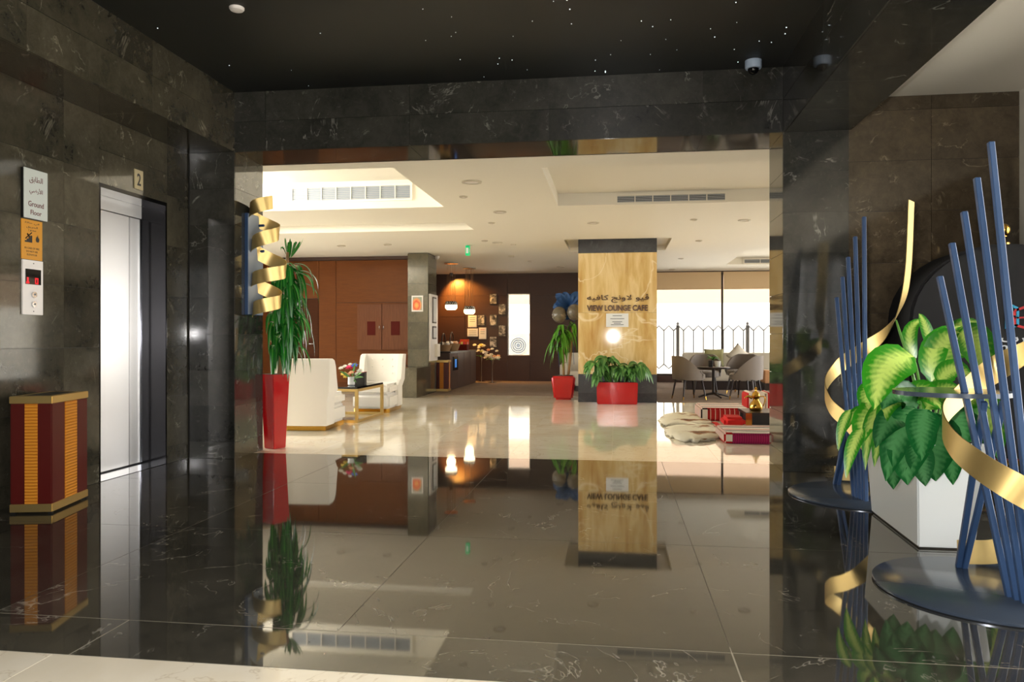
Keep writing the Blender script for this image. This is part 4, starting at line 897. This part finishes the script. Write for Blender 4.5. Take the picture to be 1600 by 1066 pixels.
# exit sign
p = at(731, 392, 13.6); t = thing('exit_sign', 'small green lit exit sign hanging from the lounge ceiling', 'exit sign', (p.x, p.y, p.z - .1))
bx('sign_body', 'exit_green', t, p.x - .035, p.x + .035, p.y - .05, p.y + .05, p.z - .09, p.z + .09, .004)
b = NB(); tube(b, [(p.x, p.y, p.z + .09), (p.x, p.y, ZL)], .006, 6); mk('rod', b, 'chrome', t)
bx('arrow', 'paper', t, p.x + .0355, p.x + .037, p.y - .03, p.y + .03, p.z - .03, p.z + .03); bx('arrow', 'paper', t, p.x - .02, p.x + .02, p.y - .052, p.y - .0505, p.z - .05, p.z + .05)
# outdoor condenser unit outside the narrow window
t = thing('air_conditioner', 'white outdoor air conditioning unit behind the narrow window', 'air conditioner', (-2.9, 22.4, -.13))
M['ac_white'] = mat('weathered white metal', srgb(226, 220, 204), .6)
AY = 22.2; a, c_ = at(790, 521, AY), at(834, 560, AY); fx, fz = at(810, 540, AY).x, at(810, 540, AY).z
bx('casing', 'ac_white', t, a.x, c_.x, AY, AY + .4, c_.z, a.z, .01)
b = NB(); tube(b, [(fx, AY + .002, fz), (fx, AY - .02, fz)], .25, 32); mk('fan_recess', b, 'grey_plastic', t, 40)
for r_ in (.07, .13, .19, .24):
    b = NB(); tube(b, [(fx + r_ * math.cos(2 * math.pi * k / 24), AY - .03, fz + r_ * math.sin(2 * math.pi * k / 24)) for k in range(25)], .01, 4); mk('grille_ring', b, 'ac_white', t)
bx('support', 'ac_white', t, a.x + .05, c_.x - .05, AY + .05, AY + .35, -.13, c_.z)

# ================================================================== ONYX COLUMN: LETTERS, NOTICE, PLANTS
t = thing('column_lettering', 'raised bronze letters View Lounge Cafe in Arabic and English on the onyx column', 'sign', (0, KY0, 1.5))
a, c_ = at(917, 477, KY0), at(1012, 486, KY0)
text('letters', 'VIEW LOUNGE CAFE', 'brown_text', t, ((a.x + c_.x) / 2, KY0 - .006, (a.z + c_.z) / 2), c_.x - a.x, .105, '-y', .006, .03)
a, c_ = at(917, 460, KY0), at(1014, 473, KY0)
text('letters', arabic('ڤيو لاونج كافيه'), 'brown_text', t, ((a.x + c_.x) / 2, KY0 - .006, (a.z + c_.z) / 2), c_.x - a.x, .15, '-y', .006, .008)
a, c_ = at(947, 490, KY0), at(982, 511, KY0)
t = thing('paper_notice', 'white printed notice taped to the onyx column below the letters', 'notice', ((a.x + c_.x) / 2, KY0, c_.z)); bx('sheet', 'paper', t, a.x, c_.x, KY0 - .004, KY0 - .001, c_.z, a.z)
for j, wd in enumerate((.16, .0, .24, .0, .17, .12, .22)):
    if wd: z = a.z - .04 - .026 * j; mx_ = (a.x + c_.x) / 2; bx('printed_line', 'grey_print', t, mx_ - wd / 2, mx_ + wd / 2, KY0 - .0055, KY0 - .0038, z - .006, z + .006)
t = thing('red_trough_planter', 'red rectangular planter with overhanging green leaves in front of the onyx column', 'potted plant', (0, 13.03, 0))
b = NB(); prism(b, [(-.325, 12.88), (.345, 12.88), (.345, 13.18), (-.325, 13.18)], 0, .37, [(-.335, 12.87), (.355, 12.87), (.355, 13.19), (-.335, 13.19)]); mk('trough', b, 'red_gloss', t, bevel=.012)
bx('soil', 'soil', t, -.31, .33, 12.9, 13.16, .35, .375)
rl = random.Random(21)
for hx, hz, n in ((-.34, .66, 30), (-.16, .74, 26), (.03, .60, 24), (.2, .62, 24), (.36, .64, 30), (.1, .48, 12), (-.24, .5, 16)):
    b = NB(); tube(b, [(hx * .7, 13.03, .36), (hx, 13.0, hz)], .008, 6); mk('stem', b, 'stem', t)
    for i in range(n):
        a = rl.uniform(0, 6.3); d = Vector((math.cos(a), math.sin(a) * .8 - .15, 0)); B = Vector((hx, 13.0, hz)); o_ = rl.uniform(.16, .27)
        leaf(t, B, B + d * o_ * .6 + Vector((0, 0, rl.uniform(.03, .12))), B + d * o_ + Vector((0, 0, -rl.uniform(.0, .30))), rl.uniform(.085, .125), (d * .35 + Vector((0, -.5, 1))), 'leaf_shrub', n=6)
t = thing('red_pot_tree', 'small leafy tree in a red square pot left of the onyx column', 'potted plant', (-.96, 13.9, 0))
def sq(c, r): return [(c[0] - r, c[1] - r), (c[0] + r, c[1] - r), (c[0] + r, c[1] + r), (c[0] - r, c[1] + r)]
b = NB(); prism(b, sq((-.955, 13.91), .17), 0, .43, sq((-.955, 13.91), .225)); mk('pot', b, 'red_gloss', t, 45, bevel=.035, seg=3)
b = NB(); lathe(b, [(.17, .42), (.17, .436)], (-.955, 13.91, 0), 16); mk('soil', b, 'soil', t)
for P in ([(-.96, 13.9, .42), (-.97, 13.9, .8), (-.99, 13.88, 1.12)], [(-.88, 13.95, .42), (-.83, 13.95, .9), (-.80, 13.95, 1.3)]):
    b = NB(); tube(b, spline(P, 4), .024, 8); mk('trunk', b, 'trunk', t, True)
for hx, hy, hz, n, zr in ((-1.0, 13.88, 1.16, 46, .34), (-.82, 13.95, 1.2, 18, .2), (-1.05, 13.85, .95, 20, .3)):
    for i in range(n):
        a = rl.uniform(0, 6.3); d = Vector((math.cos(a), math.sin(a), 0)); B = Vector((hx, hy, hz + rl.uniform(-.08, .2))); o_ = rl.uniform(.1, .30)
        if hx > -.9: o_ *= .5
        leaf(t, B, B + d * o_ * .7 + Vector((0, 0, rl.uniform(.03, .12))), B + d * o_ + Vector((0, 0, -rl.uniform(.08, zr + .12))), rl.uniform(.04, .062), (d * .3 + Vector((0, -.2, 1))), 'leaf_tree', n=6)
# balloons with blue tulle
M['balloon'] = mat('smoky clear balloon', srgb(150, 140, 120), .12, trans=.6); M['tulle'] = mat('blue tulle', srgb(14, 60, 110), .7)
for u, v, lab in ((874, 492, 'smoky clear balloon above the red pot tree'), (897, 488, 'smoky clear balloon half hidden by the onyx column')):
    p = at(u, v, 14.55); t = thing('balloon', lab, 'balloon', p - Vector((0, 0, .25)), 'balloons behind the small tree'); b = NB(); ball(b, p, .14, 1.15, 20); mk('skin', b, 'balloon', t, True)
    b = NB(); tube(b, [p - Vector((0, 0, .18)), p - Vector((.02, 0, .6)), p - Vector((0, 0, 1.0))], .004, 4); mk('string', b, 'tulle', t)
p = at(889, 478, 14.75); t = thing('tulle_bow', 'big dark blue tulle bow behind the balloons', 'bow', p - Vector((0, 0, .2)))
for i in range(14):
    a = 2 * math.pi * i / 14 + .1; d = Vector((math.cos(a), -.2, math.sin(a) * .9)); leaf(t, p, p + d * .2 + Vector((0, -.12, 0)), p + d * (.26 + .05 * (i % 3)), .17, (0, -1, .2), 'tulle', name='loop', n=6, shape=1.2, fold=.5)

# ================================================================== DINING GROUP BY THE WINDOW
def tub_chair():
    t = thing('tub_chair', 'x', 'chair', (0, 0, 0), 'taupe tub chairs'); n = 20; rx, ry = .30, .29
    # faces +Y; shell wraps the back and falls to the arms
    b = NB(); rows = []
    for k in range(n + 1):
        a = -R(205) + R(230) * k / n; c, s_ = math.cos(a), math.sin(a); f = abs(k / n - .5) * 2
        zt_ = .79 - .34 * max(0, (f - .30) / .7) ** 1.4
        fl = 1.06
        rows.append([(rx * c, ry * s_, .36), (rx * 1.04 * c, ry * 1.04 * s_, .5), (rx * fl * c, ry * fl * s_, zt_), (rx * (fl - .13) * c, ry * (fl - .13) * s_, zt_), (rx * .86 * c, ry * .86 * s_, .44)])
    V = [[b.verts.new(p) for p in r_] for r_ in rows]
    for k in range(n):
        for j in range(5): b.faces.new((V[k][j], V[k + 1][j], V[k + 1][(j + 1) % 5], V[k][(j + 1) % 5]))
    b.faces.new(V[0]); b.faces.new(V[-1][::-1]); mk('backrest', b, 'taupe', t, 50, bevel=.008)
    b = NB(); lathe(b, [(.24, .35), (.275, .37), (.275, .45), (.24, .475), (.1, .485)], (0, .02, 0), 24); mk('seat', b, 'taupe', t, 40)
    for sx in (-1, 1):
        for sy in (-1, 1):
            b = NB(); tube(b, [(sx * .17, sy * .17, .37), (sx * .215, sy * .215, .06)], [.02, .012], 8); lg_ = mk('leg', b, 'dark_wood', t, 40)
            b = NB(); tube(b, [(sx * .215, sy * .215, .06), (sx * .224, sy * .224, 0)], [.0125, .010], 8); mk('brass_tip', b, 'brass', lg_, 40)
    return t
c0 = tub_chair()
for i, (x, y, rz, lab) in enumerate(((1.30, 14.10, R(-68), 'taupe tub chair on the left of the round table'), (2.33, 14.25, R(62), 'taupe tub chair on the right of the round table, its back to the front'), (1.72, 15.25, R(176), 'taupe tub chair behind the round table facing the entrance'), (2.50, 15.80, R(150), 'rearmost taupe tub chair in front of the banquette'))):
    o = c0 if i == 0 else copy_tree(c0); o.location = (x, y, .006); o.rotation_euler = (0, 0, rz); o['label'] = lab
tx, ty = 1.80, 14.62
t = thing('round_table', 'small dark round table with four footed pedestal between the tub chairs', 'table', (tx, ty, .006))
b = NB(); lathe(b, [(.30, .54), (.305, .55), (.305, .565), (.3, .572)], (tx, ty, .006), 36); mk('table_top', b, 'dark_wood', t, 40)
b = NB(); tube(b, [(tx, ty, .06), (tx, ty, .545)], .028, 12); mk('pedestal', b, 'dark_wood', t, 40)
for k in range(4):
    a = R(20 + 90 * k); b = NB(); tube(b, [(tx, ty, .085), (tx + .16 * math.cos(a), ty + .16 * math.sin(a), .06), (tx + .30 * math.cos(a), ty + .30 * math.sin(a), .02)], [.026, .02, .014], 8); mk('foot', b, 'dark_wood', t, 40)
t = thing('table_plant', 'small green plant in a white pot on the round table', 'potted plant', (tx, ty, .578))
b = NB(); lathe(b, [(.045, 0), (.06, .11), (.05, .11), (.04, .02)], (tx + .07, ty - .05, .578), 14); mk('pot', b, 'white_gloss', t, 40)
b = NB(); lathe(b, [(.04, 0), (.045, .12), (.04, .12), (.03, .02)], (tx - .05, ty, .578), 14); mk('dark_pot', b, 'black', t, 40)
for i in range(16):
    a = rl.uniform(0, 6.3); B = Vector((tx - .01, ty, .69)); d = Vector((math.cos(a), math.sin(a), 0)); leaf(t, B, B + d * .06 + Vector((0, 0, .10)), B + d * .12 + Vector((0, 0, rl.uniform(0, .10))), .045, (0, -.4, 1), 'leaf_shrub', n=5)
t = thing('window_banquette', 'long pale banquette seat below the big window', 'sofa', (3.4, 17.2, .006))
bx('back', 'beige_fabric', t, 1.46, 5.3, 17.30, 17.48, .1, .80, .03); bx('seat', 'beige_fabric', t, 1.46, 5.3, 16.75, 17.30, .20, .44, .03); bx('base', 'dark_wood', t, 1.5, 5.26, 16.80, 17.44, .006, .20)
def pillow(cx_, cy_, cz, s, rz, k, lab):
    b = NB(); n = 8; g = [[None] * (n + 1) for _ in range(n + 1)]; h_ = [[None] * (n + 1) for _ in range(n + 1)]
    for i in range(n + 1):
        for j in range(n + 1):
            u, v = i / n * 2 - 1, j / n * 2 - 1; e = (1 - u ** 4) * (1 - v ** 4); x, z = u * s / 2 * (1 - .06 * (1 - v * v)), v * s / 2 * (1 - .06 * (1 - u * u))
            g[i][j] = b.verts.new((x, -.07 * e, z)); h_[i][j] = b.verts.new((x, .07 * e, z)) if e > 1e-6 else g[i][j]
    for i in range(n):
        for j in range(n):
            b.faces.new((g[i][j], g[i + 1][j], g[i + 1][j + 1], g[i][j + 1])); 
            q = [h_[i][j], h_[i][j + 1], h_[i + 1][j + 1], h_[i + 1][j]]
            try: b.faces.new(q)
            except ValueError: pass
    o = mk('scatter_cushion', b, k, None, True); o.location = (cx_, cy_, cz); o.rotation_euler = (R(-14), R(45) if 'corner' in lab else 0, rz); tag(o, lab, 'cushion', 'cushions on the banquette')
M['olive'] = mat('olive cushion', srgb(150, 148, 104), .8)
pillow(2.12, 17.12, .68, .42, 0, 'olive', 'olive cushion leaning on the banquette behind the table plant'); pillow(2.62, 16.98, .74, .40, R(6), 'beige_fabric', 'beige cushion set on its corner on the banquette')
M['tan'] = mat('tan leather', srgb(190, 140, 96), .45)
p = at(1196, 600, 14.75); t = thing('tan_stool', 'tan leather cube stool on dark legs at the edge of the right jamb', 'stool', (p.x + .1, 14.75, .006))
bx('seat', 'tan', t, p.x - .06, p.x + .34, 14.55, 14.95, .28, .52, .02)
for sx in (-.04, .30):
    for sy in (14.58, 14.90): bx('leg', 'dark_wood', t, p.x + sx, p.x + sx + .03, sy, sy + .03, .006, .28)
t = thing('lounge_sofa', 'beige sofa end showing behind the onyx column', 'sofa', (-.5, 16.2, .006))
bx('seat', 'beige_fabric', t, -1.15, .6, 15.9, 16.6, .12, .42, .04); bx('back', 'beige_fabric', t, -1.15, .6, 16.55, 16.78, .12, .80, .04); bx('arm', 'beige_fabric', t, -1.18, -.98, 15.88, 16.6, .12, .60, .04); bx('base', 'dark_wood', t, -1.1, .55, 15.95, 16.7, .006, .12)

# ================================================================== RAILING OUTSIDE THE BIG WINDOW
t = thing('garden_railing', 'dark metal railing with pointed bar tops outside the big window', 'railing', (3.4, 21, -.13))
M['rail'] = mat('dark grey metal', srgb(84, 82, 80), .5)
for i in range(4):
    x = 1.644 + (i - 0) * 1.83 - 1.83 * 0
    bx('post', 'rail', t, x - .045, x + .045, 20.96, 21.04, -.13, 1.46, .005); b = NB(); lathe(b, [(.05, 1.46), (.03, 1.49), (.042, 1.53), (.005, 1.58)], (x, 21, 0), 10); mk('post_finial', b, 'rail', t, 40)
nb = 22
for i in range(nb + 1):
    x = .75 + i * .262; b = NB()
    if x < 6: tube(b, [(x, 21, .42), (x, 21, 1.33)], .018, 4); tube(b, [(x, 21, 1.33), (x + .131, 21, 1.46), (x + .262, 21, 1.33)], .021, 4); tube(b, [(x, 21, .42), (x + .131, 21, .30), (x + .262, 21, .42)], .021, 4); mk('bar', b, 'rail', t)
    else: b.free()

# ================================================================== FLOOR SEATING BY THE RIGHT JAMB
def stripes(name, cols, scale, axis=0):
    m = mat(name, cols[0], .9); vec, _ = coords(m, False, (1, 1, 1)); sx = nd(m, 'ShaderNodeSeparateXYZ'); lk(m, vec, sx.inputs[0])
    f = mth(m, 'FRACT', mth(m, 'MULTIPLY', sx.outputs[axis], scale)); n = len(cols)
    lk(m, ramp(m, f, [(i / n, c) for i, c in enumerate(cols)], 'CONSTANT'), bs(m).inputs['Base Color']); return m
WH, BK, RD, MG = srgb(226, 214, 198), srgb(40, 26, 24), srgb(178, 22, 18), srgb(170, 26, 90)
M['sadu_top'] = stripes('woven white and black stripes', [WH, WH, BK, WH, BK, WH, RD, WH], 2.9, 1); M['sadu_side'] = stripes('woven red with dark marks', [RD, RD, RD, srgb(140, 12, 12), RD, srgb(210, 180, 160)], 16, 0)
M['sadu_pink'] = stripes('woven magenta ribs', [MG, srgb(140, 16, 70)], 42, 0); M['sadu_end'] = stripes('woven end stripes', [WH, BK, WH, RD], 9, 1); M['red_cloth'] = mat('red woven cloth', srgb(196, 22, 16), .85)
M['sadu_arch'] = stripes('curved striped cover', [WH, WH, srgb(120, 60, 40), WH, RD, WH], 7, 0)
m = mat('sheepskin', srgb(228, 220, 196), .95); vec, _ = coords(m, False); n1 = noise(m, vec, 2.4, 3, .5)
lk(m, ramp(m, n1, [(.0, srgb(240, 234, 214)), (.55, srgb(234, 226, 200)), (.60, srgb(160, 112, 70)), (.68, srgb(92, 58, 34))]), bs(m).inputs['Base Color']); bump(m, noise(m, vec, 60, 3), .6, .02); M['skin'] = m
def pelt(px, label, h=.03):
    P = [gnd(u, v) for u, v in px]; c = sum(P, Vector()) / len(P); t = thing('sheepskin_rug', label, 'rug', (c.x, c.y, 0), 'sheepskins on the lounge floor')
    L = spline(P + [P[0]], 6)[:-1]; rr = random.Random(4); b = NB(); rings = []
    for k, z in ((1.0, .004), (.97, h), (.6, h + .012), (.25, h + .006)):
        rings.append([b.verts.new(c + (p - c) * (k + (rr.uniform(-.14, .10) if k == 1 else 0)) + Vector((0, 0, z + rr.uniform(-.004, .004) * (k < 1)))) for p in L])
    n = len(L)
    for i in range(3):
        for k in range(n): b.faces.new((rings[i][k], rings[i][(k + 1) % n], rings[i + 1][(k + 1) % n], rings[i + 1][k]))
    b.faces.new(rings[-1]); b.faces.new(rings[0][::-1]); mk('pelt', b, 'skin', t, True)
pelt([(1030, 656), (1040, 650), (1056, 647), (1080, 648), (1100, 655), (1112, 664), (1098, 668), (1070, 666), (1044, 667), (1032, 664)], 'cream sheepskin with a dark streak, the one further back on the lounge floor')
pelt([(1042, 670), (1060, 668), (1092, 666), (1112, 668), (1124, 680), (1122, 687), (1100, 692), (1066, 691), (1050, 686), (1038, 676)], 'cream sheepskin with a brown edge in front, nearest the dark floor', .035)
def mattress(x0, x1, y0, y1, h, side, label, ends='sadu_end'):
    t = thing('floor_cushion', label, 'cushion', ((x0 + x1) / 2, (y0 + y1) / 2, 0), 'woven floor cushions')
    b = NB(); box(b, x0, x1, y0, y1, .002, h); mk('pad', b, side, t, 45, bevel=.025)
    bx('woven_top', 'sadu_top', t, x0 + .03, x1 - .02, y0 + .02, y1 - .02, h - .004, h + .006, .003); bx('end_cover', ends, t, x0 - .006, x0 + .10, y0 - .004, y1 + .004, .006, h + .004, .02); return t
a, c_ = gnd(1096, 658), gnd(1158, 658)
mattress(a.x, c_.x + .1, a.y, a.y + .85, .17, 'sadu_side', 'red sided floor cushion with striped top behind the sheepskins')
a = gnd(1146, 694); mattress(a.x - .09, a.x + .85, a.y, a.y + .72, .115, 'sadu_pink', 'magenta sided floor cushion with striped top nearest the dark floor')
P = [gnd(u, v) for u, v in ((1101, 666), (1116, 662), (1150, 688), (1136, 692))]
b = NB(); prism(b, [(p.x, p.y) for p in P], .002, .014); tr_ = thing('woven_runner', 'white woven runner edged in red lying between the floor cushions', 'runner', (P[0].x, P[0].y, 0)); mk('cloth', b, 'sadu_top', tr_)
for i, j in ((0, 3), (1, 2)):
    d = (P[j] - P[i]).normalized(); n_ = Vector((-d.y, d.x, 0)) * .03; b = NB(); prism(b, [((q).x, (q).y) for q in (P[i] - n_, P[j] - n_, P[j] + n_, P[i] + n_)], .004, .02); mk('red_border', b, 'red_cloth', tr_)
a = gnd(1141, 669); a.x -= .07; t = thing('red_cushion', 'plain red cushion beside the low coffee table', 'cushion', (a.x + .12, a.y + .2, 0)); b = NB(); box(b, a.x, a.x + .26, a.y, a.y + .42, .004, .13); mk('pad', b, 'red_cloth', t, 45, bevel=.04, seg=3)
a = gnd(1168, 668); t = thing('low_coffee_tray_table', 'low black wooden table carrying the brass coffee pot', 'table', (a.x + .35, a.y + .3, 0))
bx('table_top', 'dark_wood', t, a.x - .02, a.x + .72, a.y - .02, a.y + .62, .15, .185, .004); bx('body', 'black', t, a.x + .03, a.x + .68, a.y + .03, a.y + .57, .03, .15); bx('gilt_edge', 'brass', t, a.x - .025, a.x + .05, a.y - .026, a.y - .018, .02, .18)
for x in (a.x, a.x + .65):
    for y in (a.y, a.y + .55): bx('leg', 'dark_wood', t, x, x + .05, y, y + .05, 0, .15)
q = at(1181, 655, a.y + .25); qx, qy = q.x, a.y + .25
t = thing('brass_coffee_pot', 'tall brass Arabic coffee pot with curved spout on the low black table', 'coffee pot', (qx, qy, .185))
b = NB(); lathe(b, [(.055, 0), (.075, .01), (.085, .04), (.075, .09), (.04, .13), (.034, .15), (.05, .17), (.055, .19), (.05, .195)], (qx, qy, .185), 20); mk('body', b, 'brass', t, 50)
b = NB(); lathe(b, [(.052, .195), (.04, .23), (.015, .25), (.012, .27), (.02, .285), (.004, .305)], (qx, qy, .185), 16); mk('lid', b, 'brass', t, 50)
b = NB(); tube(b, spline([(qx - .045, qy, .35), (qx - .10, qy, .37), (qx - .14, qy, .345)], 5), [.02 - .0013 * i for i in range(11)], 8); mk('spout', b, 'brass', t, True)
b = NB(); tube(b, spline([(qx + .045, qy, .37), (qx + .11, qy, .36), (qx + .10, qy, .27), (qx + .07, qy, .23)], 4), .008, 6); mk('handle', b, 'brass', t, True)
q = gnd(1190, 650); t = thing('arched_backrest', 'arched striped white and red backrest cushion behind the coffee pot', 'cushion', (q.x, q.y + .3, 0))
def arch_pad(x0, w_, h, y0, d, mname, nm):
    b = NB(); A = [(0, .0)] + [(w_ / 2 - w_ / 2 * math.cos(math.pi * k / 12), h - w_ / 2 + w_ / 2 * math.sin(math.pi * k / 12)) for k in range(13)] + [(w_, 0)]
    f0 = [b.verts.new((x0 + x, y0, z + .003)) for x, z in A]; f1 = [b.verts.new((x0 + x, y0 + d, z + .003)) for x, z in A]; b.faces.new(f0); b.faces.new(f1[::-1])
    for i in range(len(A)): j = (i + 1) % len(A); b.faces.new((f0[i], f0[j], f1[j], f1[i]))
    return mk(nm, b, mname, t, 50, bevel=.015)
arch_pad(q.x - .19, .12, .33, q.y + .05, .5, 'sadu_arch', 'stripe_roll'); arch_pad(q.x - .07, .13, .34, q.y + .03, .5, 'sadu_end', 'stripe_roll'); arch_pad(q.x + .06, .13, .33, q.y + .05, .5, 'sadu_arch', 'stripe_roll'); bx('side_cover', 'sadu_end', t, q.x + .19, q.x + .75, q.y + .06, q.y + .5, .004, .31, .02)

# ================================================================== LOUNGE CEILING FITTINGS
def vent(x0, x1, z0, z1, Y, nv, label, fm):
    t = thing('ceiling_vent', label, 'air vent', ((x0 + x1) / 2, Y, z0), 'linear air vents in the lounge ceiling')
    bx('backing', 'black' if fm != 'white_paint' else 'grey_plastic', t, x0, x1, Y - .006, Y - .001, z0, z1)
    for a0, a1, c0_, c1_ in ((x0 - .03, x1 + .03, z0 - .03, z0), (x0 - .03, x1 + .03, z1, z1 + .03), (x0 - .03, x0, z0, z1), (x1, x1 + .03, z0, z1)): bx('frame', fm, t, a0, a1, Y - .022, Y - .001, c0_, c1_)
    k = 7 if z1 - z0 > .12 else 4
    for i in range(k): z = z0 + (z1 - z0) * (i + .5) / k; bx('blade', 'grey_blade', t, x0, x1, Y - .018, Y - .008, z - .005, z + .005)
    for i in range(1, nv): x = x0 + (x1 - x0) * i / nv; bx('divider', fm, t, x - .006, x + .006, Y - .020, Y - .006, z0, z1)
M['ring'] = mat('pale grey trim', srgb(196, 186, 166), .4); M['grey_blade'] = mat('grey vent blade', srgb(168, 172, 176), .5, .3)
vent(-4.56, -2.84, 3.06, 3.24, C1b[3], 8, 'long white air vent high in the bright left ceiling coffer', 'white_paint'); vent(.01, 1.34, 2.835, 2.915, C2[3], 6, 'long dark air vent in the right ceiling coffer', 'cream_paint')
vent(2.9, 5.0, 2.84, 2.92, C3[3], 6, 'dark air vent in the small far right coffer', 'cream_paint')
for u, v, r_, lab in ((737, 284, .11, 'largest round ceiling ring near the left coffer corner'), (724, 307, .05, 'small ceiling disc below the largest ring'), (781, 331, .09, 'round ceiling ring left of the right coffer'), (768, 348, .05, 'small ceiling disc beneath the ring left of the right coffer'), (533, 384, .08, 'recessed light above the wood wall, further left'), (605, 382, .08, 'recessed light above the wood wall, further right'),
                    (777, 379, .09, 'recessed light above the exit sign, larger one'), (757, 376, .06, 'sprinkler disc nearest the exit sign'), (802, 382, .05, 'small disc right of the recessed light by the exit sign'), (800, 400, .08, 'recessed light in the middle of the far lounge ceiling'), (828, 408, .05, 'small disc in the far lounge ceiling'), (876, 417, .10, 'recessed light just left of the onyx column'),
                    (927, 348, .09, 'recessed ring between the right coffer and the onyx column'), (1084, 343, .05, 'small disc below the right coffer, left one'), (1163, 344, .09, 'recessed ring below the right coffer, right one'), (1064, 404, .06, 'warm recessed light right of the onyx column'), (1092, 376, .06, 'recessed disc above the dining group'), (1050, 421, .08, 'recessed ring nearest the big window')):
    p = gnd(u, v, ZL); t = thing('ceiling_downlight', lab, 'ceiling light', (p.x, p.y, ZL - .02), 'recessed fittings in the lounge ceiling')
    b = NB(); lathe(b, [(r_, 0), (r_, -.012), (r_ * .75, -.015), (r_ * .7, -.004)], (p.x, p.y, ZL), 20, False); mk('trim_ring', b, 'ring', t, 40)
    b = NB(); lathe(b, [(r_ * .72, -.006), (r_ * .1, -.004)], (p.x, p.y, ZL), 20); mk('lens', b, 'white_plastic', t, 40)
# cove lamp of the left coffer: a real strip lying on the coffer's ledge, shining up
t = thing('cove_lamp', 'hidden cove strip lamp on the ledge of the left ceiling coffer', 'lamp', (-6.97, 8.9, 2.93)); bx('strip', 'white_plastic', t, -6.99, -6.95, 7.5, 10.2, 2.931, 2.95)
area('cove_light', (-6.7, 8.9, 3.0), (0, R(-125), 0), .15, 2.6, 420, (1, .95, .84))
